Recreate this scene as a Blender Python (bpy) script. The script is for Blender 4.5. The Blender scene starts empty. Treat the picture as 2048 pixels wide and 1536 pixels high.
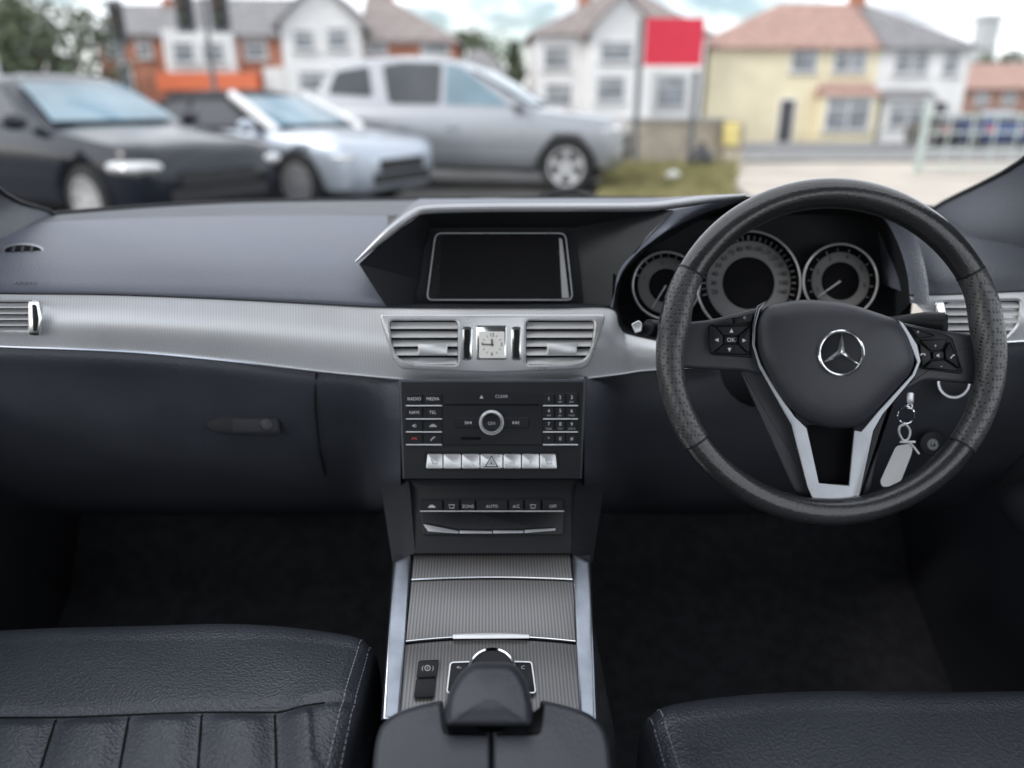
import bpy, bmesh, math, random
from mathutils import Vector, Matrix
random.seed(7)
D=bpy.data; SC=bpy.context.scene; COL=SC.collection
V=Vector; rad=math.radians; PI=math.pi
F=1518.0; PITCH=rad(20.5); YAW=rad(1.5); CAM=V((0,0,1.27))
RV=V((math.cos(YAW),-math.sin(YAW),0))
FW=V((math.sin(YAW)*math.cos(PITCH),math.cos(YAW)*math.cos(PITCH),-math.sin(PITCH)))
UP=V((math.sin(YAW)*math.sin(PITCH),math.cos(YAW)*math.sin(PITCH),math.cos(PITCH)))
def ray(u,v): return RV*((u-1024)/F)+UP*((768-v)/F)+FW
def P(u,v,Y):
    d=ray(u,v); return CAM+d*(Y/d.y)
class PL:
    def __init__(s,u,v,Y,tilt,turn=0):
        t=rad(tilt); a=rad(turn)
        s.p=P(u,v,Y); rot=Matrix.Rotation(a,3,'Z')
        s.ex=rot@V((1,0,0)); s.ey=rot@V((0,math.sin(t),math.cos(t))); s.n=rot@V((0,-math.cos(t),math.sin(t)))
    def pt(s,u,v,h=0):
        d=ray(u,v); k=(s.p+s.n*h-CAM).dot(s.n)/d.dot(s.n); return CAM+d*k
    def sc(s,u,v):
        d=ray(u,v); return (s.p-CAM).dot(s.n)/d.dot(s.n)/F
# ------------------------------------------------------------------ materials
def nd(nt,t,**k):
    n=nt.nodes.new(t)
    for a,b in k.items(): setattr(n,a,b)
    return n
kind_rough={'leather':1,'trim_silver':1,'piano_black':1,'wheel_leather':1,'satin_silver':1,'spoke_silver':1,'hand_leather':1,'dash_grain':1,'dash_lower':1}
def mat(name,col,rough=.5,metal=0,spec=.5,bump=None,var=.12,vs=9,coat=0,col2=None,stripe=None,crough=.05):
    m=D.materials.new(name); m.use_nodes=True; nt=m.node_tree; L=nt.links
    b=nt.nodes['Principled BSDF']
    tc=nd(nt,'ShaderNodeTexCoord')
    n=nd(nt,'ShaderNodeTexNoise'); n.inputs['Scale'].default_value=vs; n.inputs['Detail'].default_value=4
    L.new(tc.outputs['Object'],n.inputs['Vector'])
    r=nd(nt,'ShaderNodeValToRGB')
    c2=col2 if col2 else [min(1,c*(1+var)) for c in col]
    c1=col if col2 else [c*(1-var) for c in col]
    r.color_ramp.elements[0].position=.36; r.color_ramp.elements[1].position=.64
    r.color_ramp.elements[0].color=(*c1,1); r.color_ramp.elements[1].color=(*c2,1)
    L.new(n.outputs['Fac'],r.inputs['Fac'])
    out=r.outputs['Color']
    b.inputs['Roughness'].default_value=rough; b.inputs['Metallic'].default_value=metal
    b.inputs['Specular IOR Level'].default_value=spec; b.inputs['Coat Weight'].default_value=coat
    b.inputs['Coat Roughness'].default_value=crough
    if stripe:
        ax,period,amt=stripe
        w=nd(nt,'ShaderNodeTexWave',wave_type='BANDS',bands_direction=ax); w.inputs['Scale'].default_value=2*PI/(20*period)
        w.inputs['Distortion'].default_value=0
        L.new(tc.outputs['Object'],w.inputs['Vector'])
        mx=nd(nt,'ShaderNodeMix',data_type='RGBA',blend_type='MULTIPLY'); mx.inputs[0].default_value=amt
        L.new(out,mx.inputs[6]); L.new(w.outputs['Color'],mx.inputs[7]); out=mx.outputs[2]
        bp=nd(nt,'ShaderNodeBump'); bp.inputs['Strength'].default_value=.08; bp.inputs['Distance'].default_value=.0005
        L.new(w.outputs['Fac'],bp.inputs['Height']); L.new(bp.outputs['Normal'],b.inputs['Normal'])
    if bump:
        kind,s,st,di=bump
        if kind in 'vp':
            t=nd(nt,'ShaderNodeTexVoronoi',feature='F1'); t.inputs['Scale'].default_value=s; o=t.outputs['Distance']
            if kind=='p':
                t.inputs['Randomness'].default_value=.15
                mr=nd(nt,'ShaderNodeMapRange'); mr.inputs[1].default_value=.22; mr.inputs[2].default_value=.40; L.new(o,mr.inputs[0]); o=mr.outputs[0]
                mx=nd(nt,'ShaderNodeMix',data_type='RGBA',blend_type='MIX'); mx.inputs[6].default_value=(.002,.002,.002,1); L.new(o,mx.inputs[0]); L.new(out,mx.inputs[7]); out=mx.outputs[2]
        else:
            t=nd(nt,'ShaderNodeTexNoise'); t.inputs['Scale'].default_value=s; t.inputs['Detail'].default_value=3; o=t.outputs['Fac']
        L.new(tc.outputs['Object'],t.inputs['Vector'])
        bp=nd(nt,'ShaderNodeBump'); bp.inputs['Strength'].default_value=st; bp.inputs['Distance'].default_value=di
        L.new(o,bp.inputs['Height']); L.new(bp.outputs['Normal'],b.inputs['Normal'])
    L.new(out,b.inputs['Base Color'])
    if kind_rough.get(name):
        rr=nd(nt,'ShaderNodeMapRange'); rr.inputs[3].default_value=rough-.07; rr.inputs[4].default_value=rough+.09
        L.new(n.outputs['Fac'],rr.inputs[0]); L.new(rr.outputs[0],b.inputs['Roughness'])
    return m
M={}
M['dash']=mat('dash_grain',(.104,.116,.148),.39,0,.65,('v',480,.4,.0010),var=.06)  # paler, bluer base colour puts the sky reflection into the upper pads
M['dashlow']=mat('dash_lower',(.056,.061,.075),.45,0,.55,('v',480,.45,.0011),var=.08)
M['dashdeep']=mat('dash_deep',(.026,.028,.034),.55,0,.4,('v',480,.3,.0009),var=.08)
M['dark']=mat('dark_plastic',(.014,.015,.018),.5,0,.3,('n',400,.15,.0004))
M['void']=mat('dial_black',(.005,.005,.006),.7,0,.12,var=.1)
M['recess']=mat('recess_plastic',(.020,.022,.026),.6,0,.25,('n',500,.15,.0004))
M['leather']=mat('leather',(.044,.049,.062),.31,0,.65,('v',340,.5,.0014),var=.08,vs=6)
M['hand']=mat('hand_leather',(.042,.046,.058),.33,0,.6,('v',420,.4,.0010),var=.08,vs=8)
M['wheel']=mat('wheel_leather',(.030,.030,.032),.26,0,.6,('v',380,.35,.0007),var=.2,coat=.6,crough=.16)
M['perf']=mat('perforated_leather',(.075,.075,.078),.32,0,.6,('p',250,.6,.0009),var=.1,coat=.3,crough=.22)  # lighter base colour paints in the pale reflection on the grips
M['hub']=mat('hub_plastic',(.045,.047,.056),.45,0,.5,('v',700,.25,.0006))
M['trim']=mat('trim_silver',(.80,.81,.83),.36,.45,.5,var=.04,stripe=('X',.0036,.16))
M['satin']=mat('satin_silver',(.76,.77,.79),.28,.65,.5,var=.04,vs=20)
M['spoke']=mat('spoke_silver',(.30,.31,.325),.24,1,.5,var=.14,vs=14)
M['slat']=mat('slat_silver',(.70,.71,.72),.38,.40,.5,var=.05)
M['ring']=mat('dial_ring',(.50,.51,.52),.25,.5,.6,var=.03)
M['lip']=mat('lip_silver_grey',(.46,.47,.49),.36,.7,.5,var=.05)
M['chrome']=mat('chrome',(.88,.89,.90),.12,1,var=.03)
M['console']=mat('console_trim',(.27,.268,.27),.40,.75,.5,var=.06,stripe=('X',.0038,.42))
M['rail']=mat('rail_silver',(.33,.36,.41),.32,1,var=.16,vs=22)
M['piano']=mat('piano_black',(.008,.009,.011),.26,0,.3,var=.2)
M['screen']=mat('screen_glass',(.004,.004,.005),.28,0,.25,var=.1)
M['white']=mat('lettering_white',(.70,.71,.73),.6,var=.02)
M['dim']=mat('lettering_dim',(.40,.41,.43),.6,var=.02)
M['grey']=mat('lettering_grey',(.46,.47,.49),.6,var=.02)
M['red']=mat('lettering_red',(.45,.05,.04),.6,var=.02)
M['face']=mat('clock_face',(.88,.88,.85),.5,var=.03)
M['dial']=mat('dial_grey',(.17,.17,.172),.5,.1,.4,var=.10)
M['mark']=mat('dial_marks',(.30,.31,.33),.6,var=.02)
M['btn']=mat('button_black',(.013,.014,.017),.45,0,.28,var=.1)
M['carpet']=mat('carpet',(.055,.056,.062),.95,0,.05,('n',300,.3,.001),var=.15,vs=40)
M['headl']=mat('headlining',(.66,.66,.66),.9,0,.1,var=.05)
M['stitch']=mat('stitch_thread',(.24,.25,.28),.8,var=.1)
M['paper']=mat('tag_white',(.90,.90,.89),.6,var=.03)
# outdoors
M['asphalt']=mat('asphalt',(.10,.098,.095),.9,0,.3,('n',20,.4,.01),var=.25,vs=1.2)
M['road']=mat('road_tar',(.20,.20,.205),.9,0,.3,('n',20,.4,.01),var=.15,vs=.6)
M['tan']=mat('sandy_concrete',(.50,.45,.39),.9,0,.3,('n',20,.4,.01),var=.15,vs=.8)
M['pave']=mat('pavement_slabs',(.36,.35,.34),.9,var=.15,vs=1.0)
M['kerb']=mat('kerb_stone',(.38,.37,.36),.9,var=.1)
M['paint_line']=mat('road_marking',(.7,.7,.68),.8,var=.1)
M['grass']=mat('grass_blades',(.17,.17,.07),.8,0,.2,var=.4,vs=3,col2=(.38,.34,.18))
M['brick']=mat('red_brick',(.45,.21,.145),.9,0,.2,('n',9,.5,.02),var=.2,vs=2.5)  # brick and roof colours below are lightened and less saturated to paint in haze
M['brick2']=mat('brown_brick',(.38,.24,.19),.9,0,.2,('n',9,.5,.02),var=.2,vs=2.5)
M['slate']=mat('grey_slates',(.24,.235,.24),.75,0,.3,('n',8,.6,.03),var=.2,vs=3)
M['rtile']=mat('red_tiles',(.40,.26,.22),.85,0,.3,('n',8,.6,.03),var=.2,vs=3)
M['btile']=mat('brown_tiles',(.29,.25,.24),.85,0,.3,('n',8,.6,.03),var=.2,vs=3)
M['wwhite']=mat('white_render',(.80,.80,.79),.9,0,.2,var=.05,vs=.8)
M['cream']=mat('cream_render',(.80,.72,.52),.9,0,.2,var=.06,vs=.8)
M['upvc']=mat('window_frame_white',(.80,.80,.80),.5,var=.03)
M['pane']=mat('house_pane',(.24,.26,.28),.1,0,.6,var=.3,vs=1)
M['doord']=mat('dark_door',(.07,.07,.08),.5,var=.1)
M['orange']=mat('orange_fascia',(.80,.20,.09),.5,var=.08)
M['conc']=mat('concrete_wall',(.46,.41,.34),.9,0,.2,('n',12,.5,.02),var=.2,vs=2)
M['signred']=mat('sign_red',(.64,.025,.06),.5,var=.05)
M['post']=mat('post_grey',(.15,.16,.17),.6,.2,var=.1)
M['lamp']=mat('lamp_grey',(.58,.61,.61),.5,.3,var=.06)
M['gate']=mat('gate_paint',(.50,.57,.54),.5,.2,var=.1)
M['yellow']=mat('yellow_paint',(.74,.63,.25),.6,var=.15)
M['bag']=mat('black_plastic_bag',(.04,.042,.046),.3,0,.5,('n',9,.8,.05))
M['bark']=mat('bark',(.12,.095,.075),.9,0,.2,('n',15,.7,.03),var=.3)
M['leafd']=mat('leaf_dark',(.075,.095,.06),.7,0,.3,var=.3,vs=1.5)  # leaf colours lightened to paint haze onto the trees
M['leafl']=mat('leaf_light',(.12,.145,.085),.7,0,.3,var=.3,vs=1.5)
M['silver']=mat('silver_paint',(.33,.345,.37),.34,.55,.5,var=.03,coat=.7)
M['bluesilver']=mat('pale_silver_paint',(.44,.49,.56),.30,.40,.5,var=.03,coat=.8)
M['black_paint']=mat('dark_blue_paint',(.007,.010,.018),.14,.0,.55,var=.05)
M['navy']=mat('navy_paint',(.03,.06,.18),.25,.2,.5,var=.05,coat=.6)
M['graphite']=mat('graphite_paint',(.10,.10,.11),.25,.3,.5,var=.05,coat=.6)
M['redp']=mat('red_lens',(.5,.02,.02),.25,.0,.5,var=.05)
M['cglass']=mat('car_glass',(.06,.066,.074),.06,0,.6,var=.2,vs=1)
M['cglass2']=mat('car_glass_reflection',(.18,.28,.34),.06,0,.8,var=.25,vs=1)  # teal base colour stands in for reflections on windscreens and the SUV front window
M['tyre']=mat('tyre',(.025,.025,.026),.85,var=.1)
M['alloy']=mat('alloy',(.60,.60,.61),.35,.6,var=.05)
M['hlamp']=mat('headlamp_lens',(.66,.67,.68),.12,.1,.7,var=.35,vs=9)
M['ctrim']=mat('car_black_trim',(.02,.02,.022),.6,var=.1)
M['soft']=mat('soft_top_cloth',(.025,.026,.03),.9,var=.1)
M['amber']=mat('amber_lens',(.10,.06,.03),.3,var=.1)
M['offlens']=mat('unlit_lens',(.05,.03,.03),.3,var=.1)
# ------------------------------------------------------------------ mesh builder
def area(p): return .5*sum(p[i][0]*-p[(i+1)%len(p)][1]+p[(i+1)%len(p)][0]*p[i][1] for i in range(len(p)))
def ccw(p): return list(p) if area(p)>0 else list(reversed(p))
def inset(p,d):
    n=len(p); o=[]
    for i in range(n):
        a,b,c=p[i-1],p[i],p[(i+1)%n]
        def nrm(q,r):
            x,y=r[0]-q[0],r[1]-q[1]; l=math.hypot(x,y) or 1; return (y/l,-x/l)
        n1,n2=nrm(a,b),nrm(b,c); x,y=n1[0]+n2[0],n1[1]+n2[1]; k=(x*x+y*y)/2 or 1; k=max(k,.5)
        o.append((b[0]+x/k*d,b[1]+y/k*d))
    return o
def rpoly(pts,r,n=4):
    o=[]; N=len(pts)
    for i in range(N):
        a,b,c=V(pts[i-1][:2]),V(pts[i][:2]),V(pts[(i+1)%N][:2])
        rr_=pts[i][2] if len(pts[i])>2 else r
        ra=min(rr_,(a-b).length*.45,(c-b).length*.45)
        p=b+(a-b).normalized()*ra; q=b+(c-b).normalized()*ra
        for k in range(n+1):
            t=k/n; w=p*(1-t)**2+b*2*t*(1-t)+q*t*t; o.append((w.x,w.y))
    return o
def rrect(u0,v0,u1,v1,r,n=3): return rpoly([(u0,v0),(u1,v0),(u1,v1),(u0,v1)],r,n)
def circ(u,v,r,n=40,ry=None):
    ry=ry or r; return [(u+r*math.cos(2*PI*i/n),v-ry*math.sin(2*PI*i/n)) for i in range(n)]
def cr(p,n):
    o=[]; p=[V(q) for q in p]; N=len(p)
    for i in range(N-1):
        a=p[i-1] if i>0 else p[i]*2-p[i+1]; b,c=p[i],p[i+1]; d=p[i+2] if i+2<N else p[i+1]*2-p[i]
        for k in range(n):
            t=k/n; o.append(.5*((2*b)+(c-a)*t+(2*a-5*b+4*c-d)*t*t+(3*b-a-3*c+d)*t**3))
    o.append(p[-1]); return o
def lofted(rows,nu=4,nv=4):
    R=[cr(r,nu) for r in rows]; cols=[cr([r[j] for r in R],nv) for j in range(len(R[0]))]
    return [[c[i] for c in cols] for i in range(len(cols[0]))]
_tc={}
def tmesh(t):
    if t not in _tc:
        c=D.curves.new('t','FONT'); c.body=t; c.size=1; c.align_x='CENTER'; c.align_y='CENTER'; c.resolution_u=3
        o=D.objects.new('t',c); COL.objects.link(o)
        me=D.meshes.new_from_object(o.evaluated_get(bpy.context.evaluated_depsgraph_get()))
        _tc[t]=([v.co.copy() for v in me.vertices],[list(f.vertices) for f in me.polygons])
        D.objects.remove(o); D.curves.remove(c); D.meshes.remove(me)
    return _tc[t]
class MB:
    def __init__(s): s.v=[]; s.f=[]; s.m=[]
    def add(s,vs,fs,m=0):
        b=len(s.v); s.v+=[V(p) for p in vs]
        for f in fs: s.f.append([i+b for i in f]); s.m.append(m)
        return s
    def prism(s,pl,poly,h0,h1,m=0,ch=0,n=1,back=True):
        p=ccw(poly); N=len(p); k=pl.sc(*p[0])
        loops=[[pl.pt(u,v,h0) for u,v in p]]
        if ch:
            for i in range(n+1):
                a=PI/2*i/n; q=inset(p,ch*(1-math.cos(a))); loops.append([pl.pt(u,v,h1-ch*k*(1-math.sin(a))) for u,v in q])
        else: loops.append([pl.pt(u,v,h1) for u,v in p])
        vs=[x for l in loops for x in l]; fs=[]
        for a in range(len(loops)-1):
            for i in range(N):
                j=(i+1)%N; fs.append([a*N+i,a*N+j,(a+1)*N+j,(a+1)*N+i])
        fs.append([(len(loops)-1)*N+i for i in range(N)])
        if back: fs.append([N-1-i for i in range(N)])
        return s.add(vs,fs,m)
    def flat(s,pl,poly,h,m=0):
        p=ccw(poly); return s.add([pl.pt(u,v,h) for u,v in p],[list(range(len(p)))],m)
    def ring(s,pl,outer,inner,h0,h1,m=0,hin=None):
        if area(outer)<0: outer=list(reversed(outer)); inner=list(reversed(inner))
        N=len(outer); hin=h1 if hin is None else hin
        vs=[pl.pt(u,v,h0) for u,v in outer]+[pl.pt(u,v,h1) for u,v in outer]+[pl.pt(u,v,hin) for u,v in inner]+[pl.pt(u,v,h0) for u,v in inner]
        fs=[]
        for a in range(3):
            for i in range(N):
                j=(i+1)%N; fs.append([a*N+i,a*N+j,(a+1)*N+j,(a+1)*N+i])
        return s.add(vs,fs,m)
    def grid(s,R,m=0,flip=False):
        h,w=len(R),len(R[0]); vs=[p for r in R for p in r]; fs=[]
        for i in range(h-1):
            for j in range(w-1):
                f=[i*w+j,i*w+j+1,(i+1)*w+j+1,(i+1)*w+j]; fs.append(f if not flip else f[::-1])
        return s.add(vs,fs,m)
    def tube(s,pts,r,seg=10,m=0,closed=False):
        pts=[V(p) for p in pts]; N=len(pts); vs=[]; fs=[]
        rs=r if isinstance(r,(list,tuple)) else [r]*N
        up=None
        for i in range(N):
            a=pts[i-1] if (i>0 or closed) else pts[i]; b=pts[(i+1)%N] if (i<N-1 or closed) else pts[i]
            t=(b-a).normalized()
            if up is None: up=t.orthogonal().normalized()
            up=(up-t*up.dot(t)).normalized(); w=t.cross(up)
            for k in range(seg):
                an=2*PI*k/seg; vs.append(pts[i]+(up*math.cos(an)+w*math.sin(an))*rs[i])
        for i in range(N if closed else N-1):
            for k in range(seg):
                l=(k+1)%seg; j=(i+1)%N; fs.append([i*seg+k,i*seg+l,j*seg+l,j*seg+k])
        if not closed: fs+= [[k for k in range(seg)][::-1],[(N-1)*seg+k for k in range(seg)]]
        return s.add(vs,fs,m)
    def box(s,x0,x1,y0,y1,z0,z1,m=0):
        vs=[(x,y,z) for z in (z0,z1) for y in (y0,y1) for x in (x0,x1)]
        return s.add(vs,[[0,2,3,1],[4,5,7,6],[0,1,5,4],[2,6,7,3],[0,4,6,2],[1,3,7,5]],m)
    def text(s,pl,t,u,v,cap,h,m=0,rot=0,sx=1):
        vs,fs=tmesh(t); k=pl.sc(u,v)*cap/.7; o=pl.pt(u,v,h); c,sn=math.cos(rad(rot)),math.sin(rad(rot))
        return s.add([o+pl.ex*(k*(p.x*sx*c-p.y*sn))+pl.ey*(k*(p.x*sx*sn+p.y*c)) for p in vs],fs,m)
    def ell(s,c,rx,ry,rz,m=0,nu=16,nv=10):
        c=V(c); R=[]
        for i in range(nv+1):
            a=PI*i/nv; R.append([c+V((rx*math.sin(a)*math.cos(2*PI*j/nu),ry*math.sin(a)*math.sin(2*PI*j/nu),-rz*math.cos(a))) for j in range(nu+1)])
        return s.grid(R,m)
ORG={}
def mk(mb,name,mats,org=V((0,0,0)),sharp=38):
    me=D.meshes.new(name); me.from_pydata([p-org for p in mb.v],[],mb.f)
    for x in (mats if isinstance(mats,(list,tuple)) else [mats]): me.materials.append(M[x] if isinstance(x,str) else x)
    for p,i in zip(me.polygons,mb.m): p.material_index=i; p.use_smooth=True
    me.update(); me.set_sharp_from_angle(angle=rad(sharp))
    o=D.objects.new(name,me); COL.objects.link(o); return o
def tag(o,label=None,cat=None,group=None,kind=None):
    for k,x in (('label',label),('category',cat),('group',group),('kind',kind)):
        if x: o[k]=x
    return o
def root(name,label,cat,loc=(0,0,0),rz=0,group=None,local=False):
    o=D.objects.new(name,None); o.empty_display_size=.05; COL.objects.link(o); o.location=loc; o.rotation_euler=(0,0,rz)
    tag(o,label,cat,group); ORG[o.name]=V((0,0,0)) if local else V(loc); return o
def part(mb,name,mats,parent,label=None,sharp=38):
    org=ORG[parent.name]; o=mk(mb,name,mats,org,sharp); o.parent=parent; ORG[o.name]=org
    if label: o['label']=label
    return o
def single(mb,name,mats,label,cat,loc,group=None,kind=None,sharp=38):
    o=mk(mb,name,mats,V(loc),sharp); o.location=loc; return tag(o,label,cat,group,kind)
# ================================================================== DASHBOARD
dash=root('dashboard','black grained car dashboard with striped silver trim, air vents, dials and dark screen','dashboard',(0,1.0,.85))
ra=[(-160,462,1.24),(100,430,1.34),(450,406,1.52),(800,400,1.60),(1024,398,1.62),(1300,399,1.60),(1600,405,1.50),(1866,418,1.36),(2160,445,1.24)]
rb=[(-160,480,1.20),(95,450,1.26),(300,437,1.30),(600,432,1.30),(900,430,1.30),(1300,430,1.30),(1600,440,1.28),(1885,470,1.2),(2160,500,1.12)]
mb=MB(); A=[P(*q) for q in ra]; B=[P(*q) for q in rb]; mid=[(a+b)/2+V((0,0,.002)) for a,b in zip(A,B)]
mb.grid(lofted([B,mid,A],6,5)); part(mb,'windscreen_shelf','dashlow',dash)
mb=MB(); mb.tube(cr([p+V((0,.004,.001)) for p in A],6),.0045,8); part(mb,'windscreen_seal','dark',dash)
mb=MB(); mb.ell(P(985,410,1.48),.088,.06,.012,0,28,8); part(mb,'speaker_grille','dark',dash)
cols=[(-160,0),(0,.1),(200,.2),(400,.4),(560,.6),(700,.9),(775,1)]
topv=[482,452,439,433,431,431,431]; botv=[584,588,591,597,604,611,614]
rows=[]
for t,Y in ((0,1.27),(.28,1.15),(.55,1.065),(.8,1.012),(.93,.994),(1,.99)):
    rows.append([P(c[0],topv[i]+(botv[i]-topv[i])*t+(2 if t==1 else 0),Y-(.06*(1-t) if i==0 else 0)) for i,c in enumerate(cols)])
mb=MB(); mb.grid(lofted(rows,6,6),0,True); pad=part(mb,'upper_pad','dash',dash)
pt=PL(50,567,1.005,40,0); mb=MB(); mb.text(pt,'AIRBAG',52,567,7,.004,0,-1,1.3); part(mb,'lettering','dashlow',pad)
# screen hood lip
lip=[(711,524,.985),(755,484,.99),(800,447,1.0),(828,428,1.01),(860,419,1.015),(980,416,1.02),(1150,415,1.02),(1290,414,1.02),(1350,408,1.025),(1420,398,1.03),(1490,391,1.03)]
L3=cr([P(*q) for q in lip],5); n=len(L3)
mb=MB(); rr=[.0012+.0048*min(1,i/7)*min(1,.25+(n-1-i)/9) for i in range(n)]
mb.tube(L3,rr,12); part(mb,'hood_lip','lip',dash)
mb=MB(); back=[V((p.x,1.34,min(p.z,1.115)-.004)) for p in L3]; mb.grid([[p+V((0,0,.002)) for p in L3],[ (p+q)/2+V((0,0,.003)) for p,q in zip(L3,back)],back]); part(mb,'screen_hood','dash',dash)
fr=[(718,528,.985),(770,479,.99),(850,424,1.012),(980,421,1.018),(1150,420,1.018),(1348,420,1.018),(1300,466,1.01),(1258,518,1.0),(1222,612,.985),(1000,616,.985),(772,612,.985),(742,566,.985)]
bk=[(840,560),(848,500),(862,456),(980,455),(1120,455),(1146,456),(1152,500),(1160,560),(1165,606),(1000,608),(835,606),(832,585)]
psc=PL(1000,535,1.045,14)
mb=MB(); Fp=[P(*q) for q in fr]; Bp=[psc.pt(u,v,-.004) for u,v in bk]; Fp.append(Fp[0]); Bp.append(Bp[0])
mb.grid([Fp,[(a+b)/2 for a,b in zip(Fp,Bp)],Bp],0,True); mb.flat(psc,bk,-.004); part(mb,'screen_recess','recess',dash,sharp=20)
so=rpoly([(870,465),(1132,465),(1147,601),(852,601)],14); si=inset(ccw(so),2.6)
mb=MB(); mb.prism(psc,so,-.004,.006,0,2); scr=part(mb,'display_screen','piano',dash)
mb=MB(); mb.ring(psc,ccw(so),si,.0062,.0085); part(mb,'screen_frame','lip',scr)
mb=MB(); mb.prism(psc,rpoly([(884,471),(1112,471),(1118,599),(878,599)],4),.006,.0072); part(mb,'display_glass','screen',scr)
mb=MB(); mb.prism(psc,[(1118,476),(1124,478),(1138,596),(1124,596)],.006,.0075); part(mb,'screen_edge','lip',scr)
# bridge pad between screen and dials
bl=[(1346,421,1.02),(1302,467,1.013),(1260,520,1.0),(1236,566,.992),(1220,616,.984)]
br=[(1500,396,1.035),(1395,432,1.035),(1292,490,1.0),(1238,542,.99),(1226,618,.984)]
mb=MB(); a=[P(*q) for q in bl]; b=[P(*q) for q in br]; mb.grid(lofted([a,[(p+q)/2+V((0,-.008,.003)) for p,q in zip(a,b)],b],5,4)); part(mb,'bridge_pad','dash',dash)
ho=[(1490,392,1.03),(1570,385,1.03),(1660,384,1.03),(1740,394,1.03),(1790,425,1.03),(1822,480,1.02),(1838,545,1.0),(1842,600,.985)]
hi=[(1490,418,1.03),(1570,408,1.03),(1660,405,1.03),(1730,412,1.03),(1770,440,1.03),(1798,492,1.02),(1815,550,1.0),(1820,606,.985)]
hb=[(1400,440,1.10),(1570,430,1.12),(1660,430,1.12),(1730,440,1.12),(1760,470,1.11),(1775,520,1.10),(1785,570,1.09),(1790,640,1.08)]
a=[P(*q) for q in ho]; b=[P(*q) for q in hi]; c=[P(*q) for q in hb]; bb=[V((p.x,1.36,min(p.z,1.1)-.01)) for p in a]
mb=MB(); mb.grid(lofted([bb,a,b],5,4)); part(mb,'dial_hood','dash',dash,sharp=60)
mb=MB(); mb.grid(lofted([b,c],5,3))
pcl=PL(1495,565,1.085,16)
mb.flat(pcl,[(1228,545),(1300,470),(1400,420),(1660,395),(1790,430),(1830,560),(1815,690),(1500,720),(1300,690),(1236,660)],-.012)
ll=[(1226,548,.99),(1224,615,.985),(1236,655,.985),(1262,672,.985),(1400,690,.985),(1600,700,.985),(1800,690,.985)]
mb.grid([[P(*q) for q in ll],[pcl.pt(q[0]+12,q[1]-8,-.011) for q in ll]])
mb.grid([[P(*q) for q in br],[pcl.pt(q[0]+6,q[1]+8,-.011) for q in br]])
part(mb,'dial_housing','recess',dash)
def gauge(u,v,R,r0,r1,nums,a0,st,needle,cap,label):
    mb=MB(); mb.prism(pcl,circ(u,v,R-2),-.012,-.002); g=part(mb,'gauge','void',dash,label)
    mb=MB(); mb.tube([pcl.pt(u+(R-3)*math.cos(2*PI*i/64),v-(R-3)*math.sin(2*PI*i/64),.024) for i in range(64)],.0018,8,0,True); part(mb,'chrome_ring','ring',g)
    mb=MB(); mb.ring(pcl,circ(u,v,R-1,56),circ(u,v,R-5,56),-.004,.023); part(mb,'dial_tube','recess',g)
    mb=MB(); mb.ring(pcl,circ(u,v,r1,56),circ(u,v,r0,56),-.002,.0005)
    for i,t in enumerate(nums):
        an=rad(a0-st*i); rm=r0*.45+r1*.55
        if t: mb.text(pcl,t,u+rm*math.cos(an),v-rm*math.sin(an),cap,.0012,1)
        for q in range(2):
            aa=an-rad(st/2*q); dx,dy=math.cos(aa),-math.sin(aa); w=1.1 if q==0 else .6
            mb.flat(pcl,[(u+dx*r1*1.02-dy*w,v+dy*r1*1.02+dx*w),(u+dx*r1*1.02+dy*w,v+dy*r1*1.02-dx*w),(u+dx*r1*1.13+dy*w,v+dy*r1*1.13-dx*w),(u+dx*r1*1.13-dy*w,v+dy*r1*1.13+dx*w)],.0012,2)
    part(mb,'dial_scale',['dial','void','mark'],g)
    mb=MB(); mb.prism(pcl,circ(u,v,r0-1,36),.0006,.003,0,1.5,1); part(mb,'dial_centre','void',g)
    if needle is not None:
        mb=MB(); an=rad(needle); dx,dy=math.cos(an),-math.sin(an)
        mb.prism(pcl,[(u-dy*1.3,v+dx*1.3),(u+dy*1.3,v-dx*1.3),(u+dx*r1*.95+dy*.5,v+dy*r1*.95-dx*.5),(u+dx*r1*.95-dy*.5,v+dy*r1*.95+dx*.5)],.0035,.0045); part(mb,'needle','white',g)
gauge(1332,571,70,34,56,['1','','½','','0','',''],160,30,238,8,'small left dial')
gauge(1497,566,107,52,84,[str(x) for x in range(20,170,10)],195,15,None,9,'large speed dial in the middle')
gauge(1681,562,77,38,58,['1','2','3','4','5','6'],200,42,215,9,'small right dial')
ca=[(1800,440,1.10),(1870,462,1.16),(1960,478,1.14),(2060,492,1.1),(2180,505,1.05)]
cb=[(1840,545,1.0),(1880,545,1.02),(1960,540,1.02),(2060,545,1.0),(2180,550,.98)]
cc=[(1822,592,.99),(1880,592,.99),(1960,588,.985),(2060,584,.98),(2180,580,.96)]
mb=MB(); mb.grid(lofted([[P(*q) for q in r] for r in (ca,cb,cc)],5,5),0,True); part(mb,'side_pad','dashlow',dash)
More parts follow.
